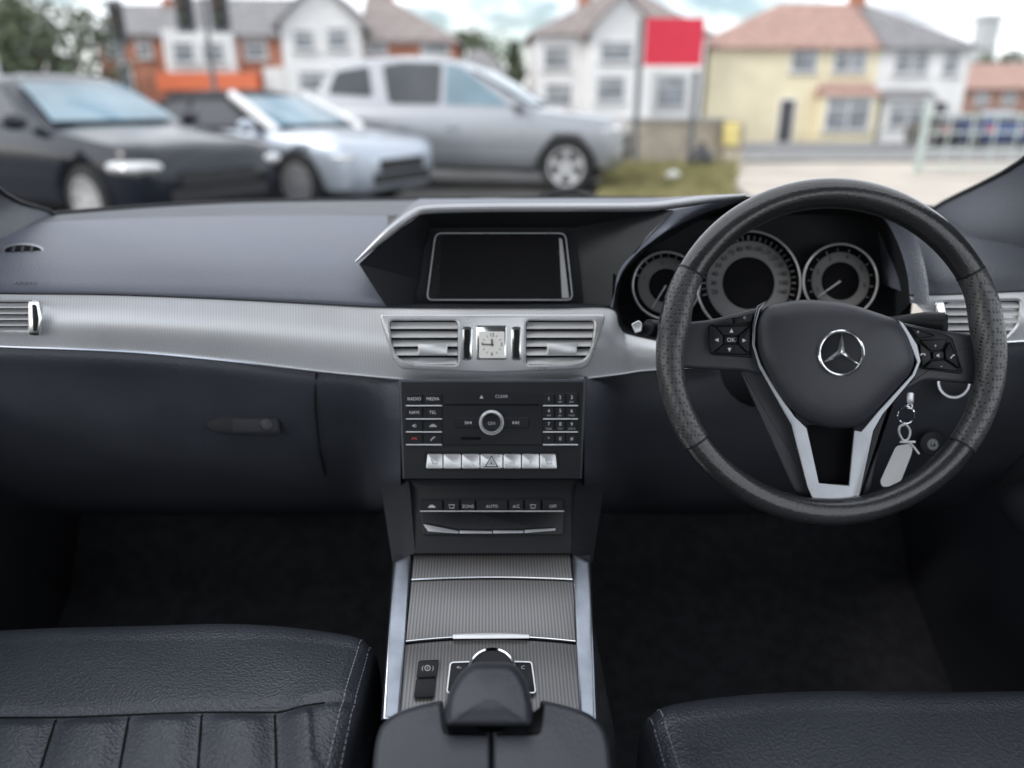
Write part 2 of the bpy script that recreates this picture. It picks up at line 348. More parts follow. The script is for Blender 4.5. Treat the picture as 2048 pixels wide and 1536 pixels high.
# silver trim
T=[(-160,583,-160,685,.985,.965),(0,588,0,691,.985,.97),(200,590,250,701,.985,.972),(400,597,450,719,.985,.972),(600,607,640,742,.98,.965),(748,615,800,757,.975,.955),(860,617,890,762,.968,.948),(985,617,985,764,.965,.945),(1110,617,1080,762,.968,.948),(1222,617,1160,757,.975,.955),(1240,652,1240,748,.98,.965),(1268,670,1290,741,.985,.972),(1420,700,1420,733,.99,.98)]
def trim(T,name):
    a=[P(q[0],q[1],q[4]) for q in T]; b=[P(q[2],q[3],q[5]) for q in T]
    m1=[a[i].lerp(b[i],.5)+V((0,-.007,.003)) for i in range(len(a))]
    mb=MB(); mb.grid(lofted([a,m1,b],5,6),0,True); o=part(mb,name,'trim',dash)
    mb=MB(); mb.tube([p+V((0,-.001,-.001)) for p in cr(b,5)],.0017,8); part(mb,'chrome_strip','chrome',o)
    mb=MB(); mb.tube([p+V((0,-.001,.001)) for p in cr(a,5)],.0012,8); part(mb,'shadow_gap','dark',o)
trim(T[:],'trim_strip')
trim([(1818,592,1884,688,.985,.972),(1920,589,1925,687,.985,.972),(2048,583,2048,680,.98,.965),(2180,578,2180,674,.975,.96)],'trim_strip')
# air vents
def scan(poly,v):
    us=[]
    for i in range(len(poly)):
        a,b=poly[i],poly[(i+1)%len(poly)]
        if (a[1]-v)*(b[1]-v)<0: us.append(a[0]+(b[0]-a[0])*(v-a[1])/(b[1]-a[1]))
    return (min(us),max(us)) if len(us)>1 else None
def vent(pl,poly,h,ns,tab=None,fr=5,label=None):
    poly=ccw(rpoly(poly,14)); inn=inset(poly,fr)
    mb=MB(); mb.prism(pl,inset(poly,1),h-.004,h); o=part(mb,'air_vent','void',dash,label)
    mb=MB(); mb.ring(pl,poly,inn,h-.004,h+.012,0,h+.009); part(mb,'vent_frame','satin',o)
    v0=min(p[1] for p in inn); v1=max(p[1] for p in inn); st=(v1-v0)/ns
    for i in range(ns):
        va=v0+st*(i+.2); vb=va+st*.6
        a=scan(inn,va); b=scan(inn,min(vb,v1-.5))
        if not a or not b: continue
        mb=MB(); q=[(a[0]+1,va),(a[1]-1,va),(b[1]-1,vb),(b[0]+1,vb)]
        p0=[pl.pt(*q[0],h+.0015),pl.pt(*q[1],h+.0015),pl.pt(*q[2],h+.0085),pl.pt(*q[3],h+.0085)]
        mb.add(p0+[p-pl.ey*.0015 for p in p0],[[0,3,2,1],[4,5,6,7],[0,1,5,4],[1,2,6,5],[2,3,7,6],[3,0,4,7]])
        part(mb,'slat','slat',o)
    if tab:
        mb=MB(); mb.prism(pl,rrect(*tab,4),h+.002,h+.013,0,2,2); part(mb,'vent_tab','satin',o)
    return o
pv=PL(985,690,.953,10)
mb=MB(); mb.prism(pv,rpoly([(760,629),(1210,629),(1208,645),(1182,722),(1168,738),(985,745),(802,738),(788,722),(762,645)],12),-.01,.0075,0,3,3); part(mb,'vent_panel','satin',dash)
vent(pv,[(774,637),(920,637),(920,734),(836,732),(794,722),(780,690)],.008,5,(836,686,895,711),4,'left vent of the centre pair')
vent(pv,[(1048,637),(1194,637),(1188,690),(1174,722),(1134,732),(1048,734)],.008,5,(1094,684,1154,709),4,'right vent of the centre pair')
for u in (934,1033):
    mb=MB(); mb.prism(pv,rrect(u-11,653,u+11,721,8),.007,.010,0,1.5,2); o=part(mb,'vent_wheel','chrome',dash)
    mb=MB(); mb.prism(pv,rrect(u-6,658,u+6,716,4),.009,.0125,0,2,3)
    for k in range(9): mb.prism(pv,[(u-5,661+k*6),(u+5,661+k*6),(u+5,663+k*6),(u-5,663+k*6)],.0125,.0135)
    part(mb,'thumb_wheel','dark',o)
# clock
mb=MB(); mb.prism(pv,rrect(952,651,1014,720,4),.007,.013,0,2,2); clk=part(mb,'clock','chrome',dash)
mb=MB(); mb.prism(pv,rrect(958,663,1009,716,2),.012,.0135)
for t,x,y in (('12',984,670),('3',1003,689),('6',984,708),('9',965,689)): mb.text(pv,t,x,y,7,.0138,1)
for k in range(12):
    if k%3:
        an=rad(30*k); dx,dy=math.cos(an),-math.sin(an); r=21
        mb.flat(pv,[(984+dx*r-dy*.5,689+dy*r+dx*.5),(984+dx*r+dy*.5,689+dy*r-dx*.5),(984+dx*(r-4)+dy*.5,689+dy*(r-4)-dx*.5),(984+dx*(r-4)-dy*.5,689+dy*(r-4)+dx*.5)],.0138,1)
part(mb,'clock_face',['face','dark'],clk)
for an,r,w in ((93,11,1.2),(178,17,.9)):
    a=rad(an); dx,dy=math.cos(a),-math.sin(a); mb=MB()
    mb.prism(pv,[(984-dx*3-dy*w,689-dy*3+dx*w),(984-dx*3+dy*w,689-dy*3-dx*w),(984+dx*r+dy*w,689+dy*r-dx*w),(984+dx*r-dy*w,689+dy*r+dx*w)],.0140,.0146); part(mb,'clock_hand','dark',clk)
pvl=PL(30,637,.972,8)
vent(pvl,[(-130,600),(66,600),(74,640),(66,668),(-130,664)],.002,5,None,4,'passenger side vent at the left end')
mb=MB(); mb.prism(pvl,rpoly([(56,600),(78,602),(86,640),(80,672),(56,670)],8),.0,.014,0,3,3); o=part(mb,'vent_wheel','chrome',dash)
mb=MB(); mb.prism(pvl,rpoly([(64,608),(72,610),(77,640),(73,662),(66,662)],4),.013,.0155,0,1.5,2); part(mb,'thumb_wheel','dark',o)
pvr=PL(1965,637,.972,8)
vent(pvr,[(1872,600),(2046,596),(2040,650),(2010,682),(1895,676),(1872,640)],.002,5,None,5,'driver side vent at the right end')
mb=MB(); mb.prism(pvr,rpoly([(1868,605),(1888,602),(1895,640),(1893,668),(1876,660)],6),.0,.013,0,3,3); part(mb,'vent_wheel','chrome',dash)
pdf=PL(46,501,1.13,58)
mb=MB(); mb.prism(pdf,circ(46,501,42,30,14),-.004,.010,0,2,2); o=part(mb,'demister_vent','lip',dash)
mb=MB(); mb.prism(pdf,circ(46,501,37,30,11.5),.009,.0105); part(mb,'vent_hole','void',o)
for u in (28,46,64):
    mb=MB(); mb.prism(pdf,[(u-2,492),(u+3,492),(u-1,510),(u-6,510)],.0105,.0125); part(mb,'slat','dashlow',o)
# lower pads (swing forward to meet the centre stack)
LT=[(-160,686),(0,692),(250,702),(450,720),(620,741),(720,752)]
spec=[(lambda v:v+1,.972,.955,None),(lambda v:v+22,.968,.936,None),(lambda v:v+60,.975,.914,None),(lambda v:850,.99,.896,None),(lambda v:920,1.02,.879,None),(lambda v:975,1.07,.868,956),(lambda v:1010,1.13,.93,990),(lambda v:1028,1.22,1.02,1010),(lambda v:1030,1.34,1.15,1025)]
rows=[[P(u,f(v),Y) for u,v in LT]+[P(772,f(757) if e is None else (f(757)+e)/2,(Y+2*Yn)/3),P(801,f(759) if e is None else e,Yn)] for f,Y,Yn,e in spec]
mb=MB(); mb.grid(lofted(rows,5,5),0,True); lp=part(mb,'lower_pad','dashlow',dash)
seam=cr([P(633,746,.969),P(630,800,.972),P(634,850,.984),P(640,900,1.003),P(650,950,1.04)],4)
mb=MB(); mb.tube(seam,.0016,6); part(mb,'glovebox_seam','dark',dash)
pg=PL(490,848,.984,18)
mb=MB(); mb.prism(pg,rpoly([(408,846),(440,834),(558,834),(562,870),(470,869),(420,862)],10),-.004,.0015,0,1.5,3); gb=part(mb,'glovebox_latch','dark',dash)
mb=MB(); mb.prism(pg,rrect(464,837,556,865,6),.001,.003,0,2,2); part(mb,'latch_handle','dashdeep',gb)
mb=MB(); mb.prism(pg,circ(533,849,13,24),.002,.005,0,3,2); lk=part(mb,'lock','hub',gb)
LT=[(1250,747),(1340,740),(1500,735),(1700,720),(1900,702),(2048,692),(2200,686)]
spec=[(lambda v:v-10,.99,.958,None),(lambda v:v+20,.984,.936,None),(lambda v:830,.985,.905,None),(lambda v:920,1.015,.879,None),(lambda v:975,1.07,.868,956),(lambda v:1010,1.14,.93,990),(lambda v:1030,1.3,1.1,1020)]
rows=[[P(1169,f(759) if e is None else e,Yn),P(1198,f(757) if e is None else (f(757)+e)/2,(Y+2*Yn)/3)]+[P(u,f(v),Y) for u,v in LT] for f,Y,Yn,e in spec]
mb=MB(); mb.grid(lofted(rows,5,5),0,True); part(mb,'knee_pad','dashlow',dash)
# centre stack
ps=PL(985,840,.888,21)
mb=MB(); mb.prism(ps,[(797,758),(1173,758),(1164,958),(805,958)],-.16,-.001,0,4,3); part(mb,'centre_stack','dashlow',dash)
mb=MB(); mb.prism(ps,[(803,764),(1166,764),(1160,957),(809,957)],-.002,.0012,0,2,2); part(mb,'stack_fascia','dark',dash)
rad_o=rrect(807,783,1159,891,5)
mb=MB(); mb.prism(ps,rad_o,-.004,.003,0,2,2)
mb.prism(ps,[(890,808),(1078,808),(1078,811),(890,811)],.003,.0034,1); mb.prism(ps,rrect(922,874,962,880,2),.003,.0036,1)
mb.text(ps,'CLEAR',1003,793,6,.0034,2); mb.flat(ps,[(959,797),(963,790),(967,797)],.0034,2)
rd=part(mb,'radio',['btn','void','grey'],dash)
def radbtn(u0,v0,u1,v1,txt,sub=None,cap=7,icon=None,tm=1):
    mb=MB(); mb.prism(ps,rrect(u0,v0,u1,v1,2),.002,.0048,0,1.2,1); cu,cv=(u0+u1)/2,(v0+v1)/2
    if txt: mb.text(ps,txt,cu,cv-(3 if sub else 0),cap,.0052,tm)
    if sub: mb.text(ps,sub,cu,cv+6,3.4,.0052,2)
    if icon:
        for poly in icon: mb.flat(ps,[(cu+x*.8,cv+y*.8) for x,y in poly],.0052,tm if tm==3 else 2)
    part(mb,'button',['btn','white','grey','red'],rd)
car_ic=[[(-9,2),(-6,-1),(-3,-4),(4,-4),(7,-1),(10,0),(10,3),(-9,3)]]
ph_ic=[[(-7,2),(-5,-3),(5,-3),(7,2),(4,3),(3,0),(-3,0),(-4,3)]]
ph2=[[(-5,5),(-6,3),(2,-5),(6,-5),(6,-2),(3,-2),(-2,3),(-2,5)]]
mu=[[(-5,-2),(-2,-2),(2,-5),(2,5),(-2,2),(-5,2)],[(4,-4),(5,-4),(5,4),(4,4)]]
for r,(va,vb) in enumerate(((787,809),(814,836),(841,862),(867,888))):
    for c,(ua,ub) in enumerate(((812,845),(847,884))):
        t=(('RADIO','MEDIA'),('NAVI','TEL'),(None,None),(None,None))[r][c]
        ic=(None,None) if r<2 else ((mu,car_ic),(ph_ic,ph2))[r-2]
        radbtn(ua,va,ub,vb,t,None,6.2,ic[c],3 if (r==3 and c==0) else 1)
    for c,(ua,ub) in enumerate(((1086,1109),(1110,1131),(1132,1155))):
        t='123456789*0#'[r*3+c]; s=['','ABC','DEF','GHI','JKL','MNO','PQRS','TUV','WXYZ','','',''][r*3+c]
        radbtn(ua,va,ub,vb,t,s or None,7)
for v in (811.5,838,864,889.5):
    for u0,u1 in ((812,884),(1086,1156)):
        mb=MB(); mb.prism(ps,[(u0,v-1.3),(u1,v-1.3),(u1,v+1.3),(u0,v+1.3)],.002,.0064,0,.6,1); part(mb,'silver_line','satin',rd)
for cu,d in ((938,-1),(1030,1)):
    mb=MB(); mb.prism(ps,rpoly([(cu-28,835),(cu+24,835),(cu+24,856),(cu-28,856)] if d<0 else [(cu-24,835),(cu+28,835),(cu+28,856),(cu-24,856)],3),.002,.0044,0,1.2,1)
    for k in (-3,3): mb.flat(ps,[(cu+d*(k+3),845.5),(cu+d*(k-2),842),(cu+d*(k-2),849)],.0048,1)
    mb.flat(ps,[(cu+d*6.5,842),(cu+d*8,842),(cu+d*8,849),(cu+d*6.5,849)],.0048,1); part(mb,'button',['btn','grey'],rd)
mb=MB(); mb.ring(ps,circ(983,845,25,40),circ(983,845,20,40),.002,.014,0,.018); mb.ring(ps,circ(983,845,20,40),circ(983,845,18,40),.002,.018,0,.016)
for k in range(40):
    a=2*PI*k/40; mb.prism(ps,circ(983+24*math.cos(a),845-24*math.sin(a),1.3,6),.003,.0155)
part(mb,'volume_knob','satin',rd)
mb=MB(); mb.prism(ps,circ(983,845,18.5,30),.003,.0155,0,2,2); mb.text(ps,'ON',983,847,6.5,.0162,1); part(mb,'knob_cap',['btn','grey'],rd)
bd=[851,886,923,960,1006,1043,1079,1115]
mb=MB(); mb.prism(ps,rrect(848,903,1118,941,6),-.004,.0018,0,1,1); bp=part(mb,'button_panel','piano',dash)
for i in range(7):
    a,b=bd[i]+1,bd[i+1]-1; c=(a+b)/2; mb=MB()
    mb.prism(ps,rpoly([(a+(3 if i==0 else 0),908),(b-(3 if i==6 else 0),908),(b,937),(a,937)],3),0,.006,0,1.4,2)
    if i==3:
        mb.prism(ps,[(c,911),(c+14,934),(c-14,934)],.006,.0064,2); mb.ring(ps,[(c,914),(c+10,932),(c-10,932)],[(c,918),(c+7,930),(c-7,930)],.0064,.0068,0); mb.ring(ps,[(c,920),(c+5,929),(c-5,929)],[(c,923),(c+3,928),(c-3,928)],.0064,.0068,0)
    if i in (0,6):
        mb.flat(ps,[(c-7,918),(c-5,917),(c-1,927),(c+7,926),(c+7,928),(c-3,929)],.0064,1)
        for k in range(3): mb.flat(ps,[(c+k*3,917),(c+1+k*3,917),(c+1+k*3,923),(c+k*3,923)],.0064,1)
    if i==4: mb.text(ps,'OFF',c,926,4.5,.0064,1)
    if i==5: mb.text(ps,'P',c,926,5.5,.0064,1)
    part(mb,'button',['satin','grey','btn'],bp)
# climate panel
pc=PL(985,1035,.846,33)
mb=MB(); mb.prism(pc,[(817,959),(1153,959),(1142,1107),(828,1107)],-.05,-.004,0,3,2); cl=part(mb,'climate_panel','dark',dash)
mb=MB(); mb.prism(pc,rpoly([(840,998),(1128,998),(1126,1070),(844,1070)],6),-.004,.001,0,2,2); part(mb,'panel_face','piano',cl)
cb=[(840,886),(887,920),(921,951),(952,1016),(1017,1048),(1049,1083),(1084,1128)]
lab=[None,None,'ZONE','AUTO','A/C',None,'OFF']
for (a,b),t in zip(cb,lab):
    c=(a+b)/2; mb=MB(); mb.prism(pc,rrect(a+1,1000,b-1,1020,2),0,.006,0,1.5,1)
    if t: mb.text(pc,t,c,1013,6,.0063,1)
    elif a==840: mb.flat(pc,[(c+x*.8,1013+y*.8) for x,y in car_ic[0]],.0063,1)
    else: mb.ring(pc,[(c-6,1009),(c+6,1009),(c+4,1017),(c-4,1017)],[(c-5,1010.2),(c+5,1010.2),(c+3.2,1015.8),(c-3.2,1015.8)],.006,.0064,1)
    part(mb,'button',['btn','dim'],cl)
mb=MB(); mb.prism(pc,[(840,1021),(1128,1021),(1128,1023.5),(840,1023.5)],0,.0066); part(mb,'silver_line','satin',cl)
tb=[845,918,985,1048,1112]
for i in range(4):
    a,b=tb[i]+1,tb[i+1]-1; y0=[1060,1064,1064,1063][i]; y1=[1065,1065,1064,1059][i]
    mb=MB(); mb.prism(pc,[(a,y0-(12 if i==0 else 3)),(b,y1-3),(b,y1+2),(a+(10 if i==0 else 0),y0+3)],0,.008,0,1.5,2); part(mb,'toggle','lip',cl)
# stack side shoulders
for sgn in (1,-1):
    f=(lambda u: u) if sgn>0 else (lambda u:1970-u)
    rr=[[P(f(u),v,Y) for u,v,Y in r] for r in ([(760,920,1.02),(786,930,.95),(808,945,.90)],[(762,970,.95),(791,972,.90),(818,968,.868)],[(772,1040,.89),(800,1036,.865),(824,1030,.848)],[(785,1124,.85),(808,1114,.836),(830,1106,.826)])]
    mb=MB(); mb.grid(lofted(rr,5,5),0,sgn>0); part(mb,'stack_shoulder','dashdeep',dash,sharp=70)
pw=PL(1661,706,.77,21)
c0=pw.pt(1661,706,-.03)
mb=MB(); mb.tube([c0,c0-pw.n*.06,c0-pw.n*.2,c0-pw.n*.32],[.05,.058,.065,.07],24); part(mb,'column_cover','dark',dash)
st=PL(1290,655,.80,15)
mb=MB(); mb.tube([P(1296,655,.80),P(1330,660,.81),P(1420,680,.83),P(1560,690,.85)],[.0095,.0105,.010,.009],14); so_=part(mb,'stalk','btn',dash,'left stalk with chrome tip')
mb=MB(); mb.prism(st,rpoly([(1262,648),(1278,640),(1286,648),(1284,664),(1270,668)],4),-.012,.004,0,3,3); part(mb,'stalk_tip','satin',so_)
sr=PL(1870,645,.80,15)
mb=MB(); mb.tube([P(1888,645,.80),P(1850,642,.81),P(1780,650,.83),P(1700,690,.85)],[.0115,.0105,.010,.009],14); so_=part(mb,'stalk','btn',dash,'right stalk behind the spoke')
mb=MB(); mb.prism(sr,rrect(1884,628,1896,662,4),-.012,.006,0,2,2); part(mb,'stalk_tip','dark',so_)
pk=PL(1866,888,.97,18)
mb=MB(); mb.prism(pk,circ(1866,888,26,24),-.02,.004,0,3,3); mb.ring(pk,circ(1866,889,7.5,20),circ(1866,889,6.2,20),.004,.0046,1); mb.text(pk,'P',1866,889,7,.0046,1)
mb.ring(pk,circ(1866,889,10.5,20),circ(1866,889,9.6,20),.004,.0046,1); part(mb,'parking_brake_switch',['dark','white'],dash)
pls=PL(1905,765,.95,18)
mb=MB(); mb.ring(pls,circ(1908,764,33,30),circ(1908,764,29,30),-.02,.004); o=part(mb,'light_switch','satin',dash)
mb=MB(); mb.prism(pls,circ(1908,764,29,30),-.02,.003,0,3,2); part(mb,'switch_knob','dark',o)
# ================================================================== STEERING WHEEL
sw=root('steering_wheel','black leather three-spoke steering wheel with silver spokes and star emblem','steering wheel',tuple(pw.pt(1661,706)))
CU,CV=1661,705
def rimpt(a,h=0): return pw.pt(CU+323*math.cos(rad(a)),CV-319*math.sin(rad(a)),h)
mb=MB(); mb.tube([rimpt(a) for a in range(0,360,3)],[.0141+.0020*max(0,math.sin(rad(a)))**2 for a in range(0,360,3)],22,0,True); rim=part(mb,'rim','wheel',sw)
for a0,a1,bul,lb in ((150,214,170,'left perforated grip'),(-36,30,9,'right perforated grip')):
    mb=MB(); aa=[a0+(a1-a0)*i/36 for i in range(37)]
    mb.tube([pw.pt(CU+(323-6*math.exp(-((a-bul)/11)**2))*math.cos(rad(a)),CV-319*math.sin(rad(a))) for a in aa],[.0144+.0022*math.exp(-((a-bul)/12)**2)+.0007*max(0,math.sin(rad(a))) for a in aa],22); part(mb,'grip','perf',rim,lb)
    for a in (a0,a1):
        mb=MB(); mb.tube([rimpt(a)+ (rimpt(a+.2)-rimpt(a-.2)),rimpt(a)-(rimpt(a+.2)-rimpt(a-.2))],.0152 if math.sin(rad(a))>0 else .0145,22); part(mb,'grip_seam','dark',rim)
mb=MB(); mb.prism(pw,rpoly([(1345,648),(1420,640),(1520,615),(1600,640),(1560,760),(1490,742),(1400,738),(1350,735)],14),-.028,-.012,0,8,5); part(mb,'spoke','hub',sw,'left spoke',60)
mb=MB(); mb.prism(pw,rpoly([(1780,640),(1850,655),(1960,672),(1985,700),(1965,770),(1850,760),(1780,800)],14),-.028,-.012,0,8,5); part(mb,'spoke','hub',sw,'right spoke',60)
mb=MB(); mb.prism(pw,rpoly([(1478,740),(1560,740),(1620,900),(1640,1000),(1618,1006),(1590,985)],8),-.03,-.016,0,5,3); mb.prism(pw,rpoly([(1735,850),(1800,760),(1765,860),(1740,980),(1716,1010)],6),-.03,-.016,0,4,2); part(mb,'lower_spoke','hub',sw)
bl=[(1532,602),(1514,612),(1505,650),(1504,690),(1517,735),(1562,815),(1582,850),(1614,975),(1626,1003),(1642,1014),(1706,1015),(1716,1006),(1723,980),(1748,862),(1766,830),(1831,752),(1842,722),(1835,690),(1807,644),(1795,640),
   (1822,694),(1833,724),(1823,748),(1753,824),(1722,862),(1707,858),(1697,970),(1638,966),(1614,856),(1590,832),(1524,728),(1511,690),(1513,652),(1521,620)]
mb=MB(); mb.prism(pw,bl,-.016,-.001,0,2.6,4); part(mb,'silver_spoke_trim','spoke',sw,None,60)
mb=MB(); mb.prism(pw,[(1614,850),(1707,850),(1697,972),(1638,969)],-.03,-.018); part(mb,'spoke_slot_dark','void',sw)  # black panel across the open slot, standing in for the dark seen through it
ho=rpoly([(1528,612),(1600,598),(1690,604),(1797,640),(1820,676),(1831,722),(1821,748),(1762,813),(1718,856),(1650,858),(1588,830),(1546,770),(1515,708),(1513,650)],30,6)
mb=MB(); p=ccw(ho); N=len(p); loops=[]; c2=(1672,718)
for s_,h in ((1,-.016),(1,-.006),(.992,-.001),(.975,.003),(.945,.0065),(.90,.0095),(.82,.0125),(.7,.0148),(.45,.0167),(.2,.0172)):
    loops.append([pw.pt(c2[0]+(u-c2[0])*s_,c2[1]+(v-c2[1])*s_,h) for u,v in p])
vs=[x for l in loops for x in l]; fs=[[a*N+i,a*N+(i+1)%N,(a+1)*N+(i+1)%N,(a+1)*N+i] for a in range(len(loops)-1) for i in range(N)]+[[(len(loops)-1)*N+i for i in range(N)]]
mb.add(vs,fs); hub=part(mb,'airbag_cover','hub',sw,sharp=75)
mb=MB(); mb.text(pw,'AIRBAG',1685,800,9,.0145,0,-1,1.25); part(mb,'lettering','dark',hub)
mb=MB(); mb.flat(pw,[(1574,630),(1582,634),(1588,631),(1588,639),(1582,637),(1574,639)],.0115); part(mb,'horn_mark','dark',hub)
EU,EV=1682,706
mb=MB(); mb.prism(pw,circ(EU,EV,45,40),.012,.0185,0,2,2); em=part(mb,'emblem','btn',sw)
mb=MB(); mb.tube([pw.pt(EU+44*math.cos(2*PI*i/48),EV-44*math.sin(2*PI*i/48),.0185) for i in range(48)],.0017,8,0,True)
for k in range(3):
    a=rad(88+120*k); d=(math.cos(a),-math.sin(a)); ce=pw.pt(EU,EV,.0235)
    tip=pw.pt(EU+d[0]*43,EV+d[1]*43,.0195)
    ba=[rad(88+120*k+60),rad(88+120*k-60)]; q=[pw.pt(EU+8*math.cos(x),EV-8*math.sin(x),.0190) for x in ba]
    mb.add([ce,tip,q[0],q[1]],[[0,1,2],[0,3,1]])
part(mb,'star','chrome',em,sharp=10)
def padbtn(poly,par,items):
    mb=MB(); mb.prism(pw,rpoly(poly,4),-.013,-.004,0,2,2)
    for it in items:
        if isinstance(it[0],str): mb.text(pw,it[0],it[1],it[2],it[3],-.0036,1)
        else: mb.flat(pw,it,-.0036,1)
    part(mb,'button',['btn','white'],par)
mb=MB(); mb.prism(pw,rpoly([(1416,650),(1432,642),(1515,622),(1506,640),(1500,700),(1506,716),(1420,710)],8),-.02,-.009,0,3,2); pl_=part(mb,'button_pad','btn',sw,'left button pad')
tri=lambda u,v,a: [(u+5*math.cos(rad(a+k)),v-5*math.sin(rad(a+k))) for k in (0,130,230)]
padbtn([(1432,653),(1500,650),(1476,671),(1448,671)],pl_,[tri(1463,662,90)])
padbtn([(1420,656),(1430,654),(1446,672),(1446,689),(1424,706),(1418,690)],pl_,[tri(1434,680,180)])
padbtn([(1448,689),(1476,689),(1498,710),(1426,708)],pl_,[tri(1459,699,270)])
padbtn([(1478,672),(1501,653),(1500,700),(1496,706),(1478,688)],pl_,[tri(1488,681,0)])
padbtn([(1449,673),(1475,673),(1475,687),(1449,687)],pl_,[('OK',1462,680,8)])
padbtn([(1468,634),(1510,626),(1502,644),(1470,648)],pl_,[('<',1489,636,8)])
padbtn([(1424,648),(1464,638),(1466,648),(1428,652)],pl_,[])
mb=MB(); mb.prism(pw,rpoly([(1812,650),(1840,656),(1890,668),(1905,676),(1926,744),(1920,748),(1842,738),(1834,690)],8),-.02,-.009,0,3,2); pr_=part(mb,'button_pad','btn',sw,'right button pad')
padbtn([(1818,652),(1850,660),(1872,672),(1836,676)],pr_,[('«',1836,663,8)])
padbtn([(1840,680),(1895,678),(1884,700),(1862,702)],pr_,[('+',1871,692,8)])
padbtn([(1838,686),(1860,703),(1862,720),(1844,734)],pr_,[[(1846+x*.8,709+y*.8) for x,y in ph_ic[0]]])
padbtn([(1864,722),(1888,720),(1922,742),(1848,737)],pr_,[('-',1883,732,9)])
padbtn([(1890,702),(1900,682),(1922,738),(1892,718)],pr_,[[(1905+x*.8,713+y*.8) for x,y in ph2[0]]])
padbtn([(1865,704),(1887,702),(1888,718),(1866,719)],pr_,[[(1877+x*.8,711+y*.8) for x,y in mu[0]]])
# ================================================================== KEYS
pkk=PL(1810,850,.86,16)
ky=root('car_keys','keys in the ignition with split ring, white tie and blank white paper tag','keys',tuple(pkk.pt(1820,790)))
mb=MB(); mb.prism(pkk,rrect(1814,785,1828,808,5),-.03,.002,0,2,2); mb.ring(pkk,circ(1820,812,6,16),circ(1820,812,3.5,16),-.003,.0005); part(mb,'key','satin',ky)
mb=MB(); mb.tube([pkk.pt(1812+17*math.cos(2*PI*i/28),830-17*math.sin(2*PI*i/28),.001*math.sin(i)) for i in range(28)],.0011,8,0,True); part(mb,'split_ring','chrome',ky)
mb=MB(); mb.tube(cr([pkk.pt(*q,.002) for q in ((1812,848),(1800,853),(1798,865),(1806,880),(1816,878),(1820,862),(1812,848))],4),.0014,8); mb.tube(cr([pkk.pt(*q,.002) for q in ((1808,882),(1822,888),(1838,908))],4),.0013,8); mb.tube([pkk.pt(1800,884,.003),pkk.pt(1830,884,.003)],.0016,8); part(mb,'tie','paper',ky)
mb=MB(); mb.prism(pkk,rpoly([(1792,892),(1826,886),(1824,906),(1802,962),(1794,972),(1764,974),(1760,962)],7),-.001,.0008,0,.6,1); part(mb,'tag','paper',ky)
# ================================================================== CENTRE CONSOLE
cs=root('centre_console','centre console with grey ribbed metal panels, silver side rails and black padded armrest','console',(0,.6,.66))
pp=PL(985,1420,.62,77)
mb=MB(); mb.prism(pp,[(788,1110),(1180,1110),(1196,1440),(762,1440)],-.30,-.004); part(mb,'console_body','dark',cs)
arc=lambda u0,u1,v,s,n=12:[(u0+(u1-u0)*i/n, v+s*4*(i/n)*(1-i/n)) for i in range(n+1)]
mb=MB(); mb.prism(pp,[(828,1103),(1140,1103)]+arc(1145,823,1158,-4),-.01,.001,0,1,1); bpn=part(mb,'rear_panel','console',cs)
mb=MB(); mb.tube([pp.pt(u,v+1,.0015) for u,v in arc(823,1145,1158,-4)],.0011,8); part(mb,'bright_edge','chrome',bpn)
mb=MB(); mb.prism(pp,arc(822,1147,1163,-4)+arc(1151,812,1282,-10),-.01,.002,0,2,2); lid=part(mb,'storage_lid','console',cs)
mb=MB(); mb.tube([pp.pt(u,v,.003) for u,v in arc(812,1151,1283,-10)],.0012,8); part(mb,'bright_edge','chrome',lid)
mb=MB(); mb.prism(pp,arc(904,1060,1268,-3)+[(1058,1277),(906,1278)],.0,.006,0,2,2); part(mb,'lid_handle','satin',lid)
mb=MB(); mb.prism(pp,arc(811,1152,1289,-10)+[(1160,1440),(800,1440)],-.01,.001,0,1,1); part(mb,'front_panel','console',cs)
for pts in ([(786,1122),(824,1106),(801,1440),(764,1440)],[(1144,1106),(1182,1122),(1194,1440),(1158,1440)]):
    mb=MB(); mb.prism(pp,pts,-.03,.005,0,9,6); part(mb,'side_rail','rail',cs,sharp=60)
mb=MB(); mb.prism(pp,rpoly([(837,1321),(878,1319),(872,1354),(832,1356)],4),-.002,.005,0,2,2); mb.ring(pp,circ(855,1336,6,14),circ(855,1336,4.6,14),.005,.0055,1); mb.text(pp,'S',855,1336,6,.0055,1)
mb.text(pp,'(',845,1336,9,.0055,1); mb.text(pp,')',866,1336,9,.0055,1); part(mb,'button',['btn','grey'],cs,'drive mode button')
mb=MB(); mb.prism(pp,rpoly([(832,1358),(872,1356),(868,1394),(827,1396)],4),-.002,.005,0,2,2); part(mb,'button','btn',cs,'plain lower button')
for sgn,pts in ((-1,[(902,1326),(950,1324),(925,1352),(912,1384),(895,1384)]),(1,[(1020,1324),(1062,1325),(1070,1384),(1052,1384),(1042,1352)])):
    q=ccw(rpoly(pts,5)); mb=MB(); mb.prism(pp,q,-.002,.005,0,2,2); o=part(mb,'controller_button_pad','btn',cs)
    r=MB(); r.ring(pp,inset(q,-2.5),q,-.002,.0055); part(r,'bright_edge','satin',o)
    r=MB()
    if sgn>0: r.text(pp,'C',1046,1335,8,.0055)
    else: r.text(pp,'<-',918,1335,8,.0055)
    part(r,'lettering','white',o)
kc=pp.pt(984,1354,.0)
def disc(prof,name,m,par):
    mb=MB(); mb.grid([[kc+pp.ex*(r*math.cos(2*PI*i/40))+pp.ey*(r*math.sin(2*PI*i/40))+pp.n*h for i in range(41)] for r,h in prof]); return part(mb,name,m,par)
kn=disc(((.0262,-.002),(.0262,.013),(.0255,.0165),(.0240,.0180),(.0225,.0165)),'controller_knob','chrome',cs)
disc(((.0224,.0155),(.019,.0150),(.0,.0150)),'knob_top','btn',kn)
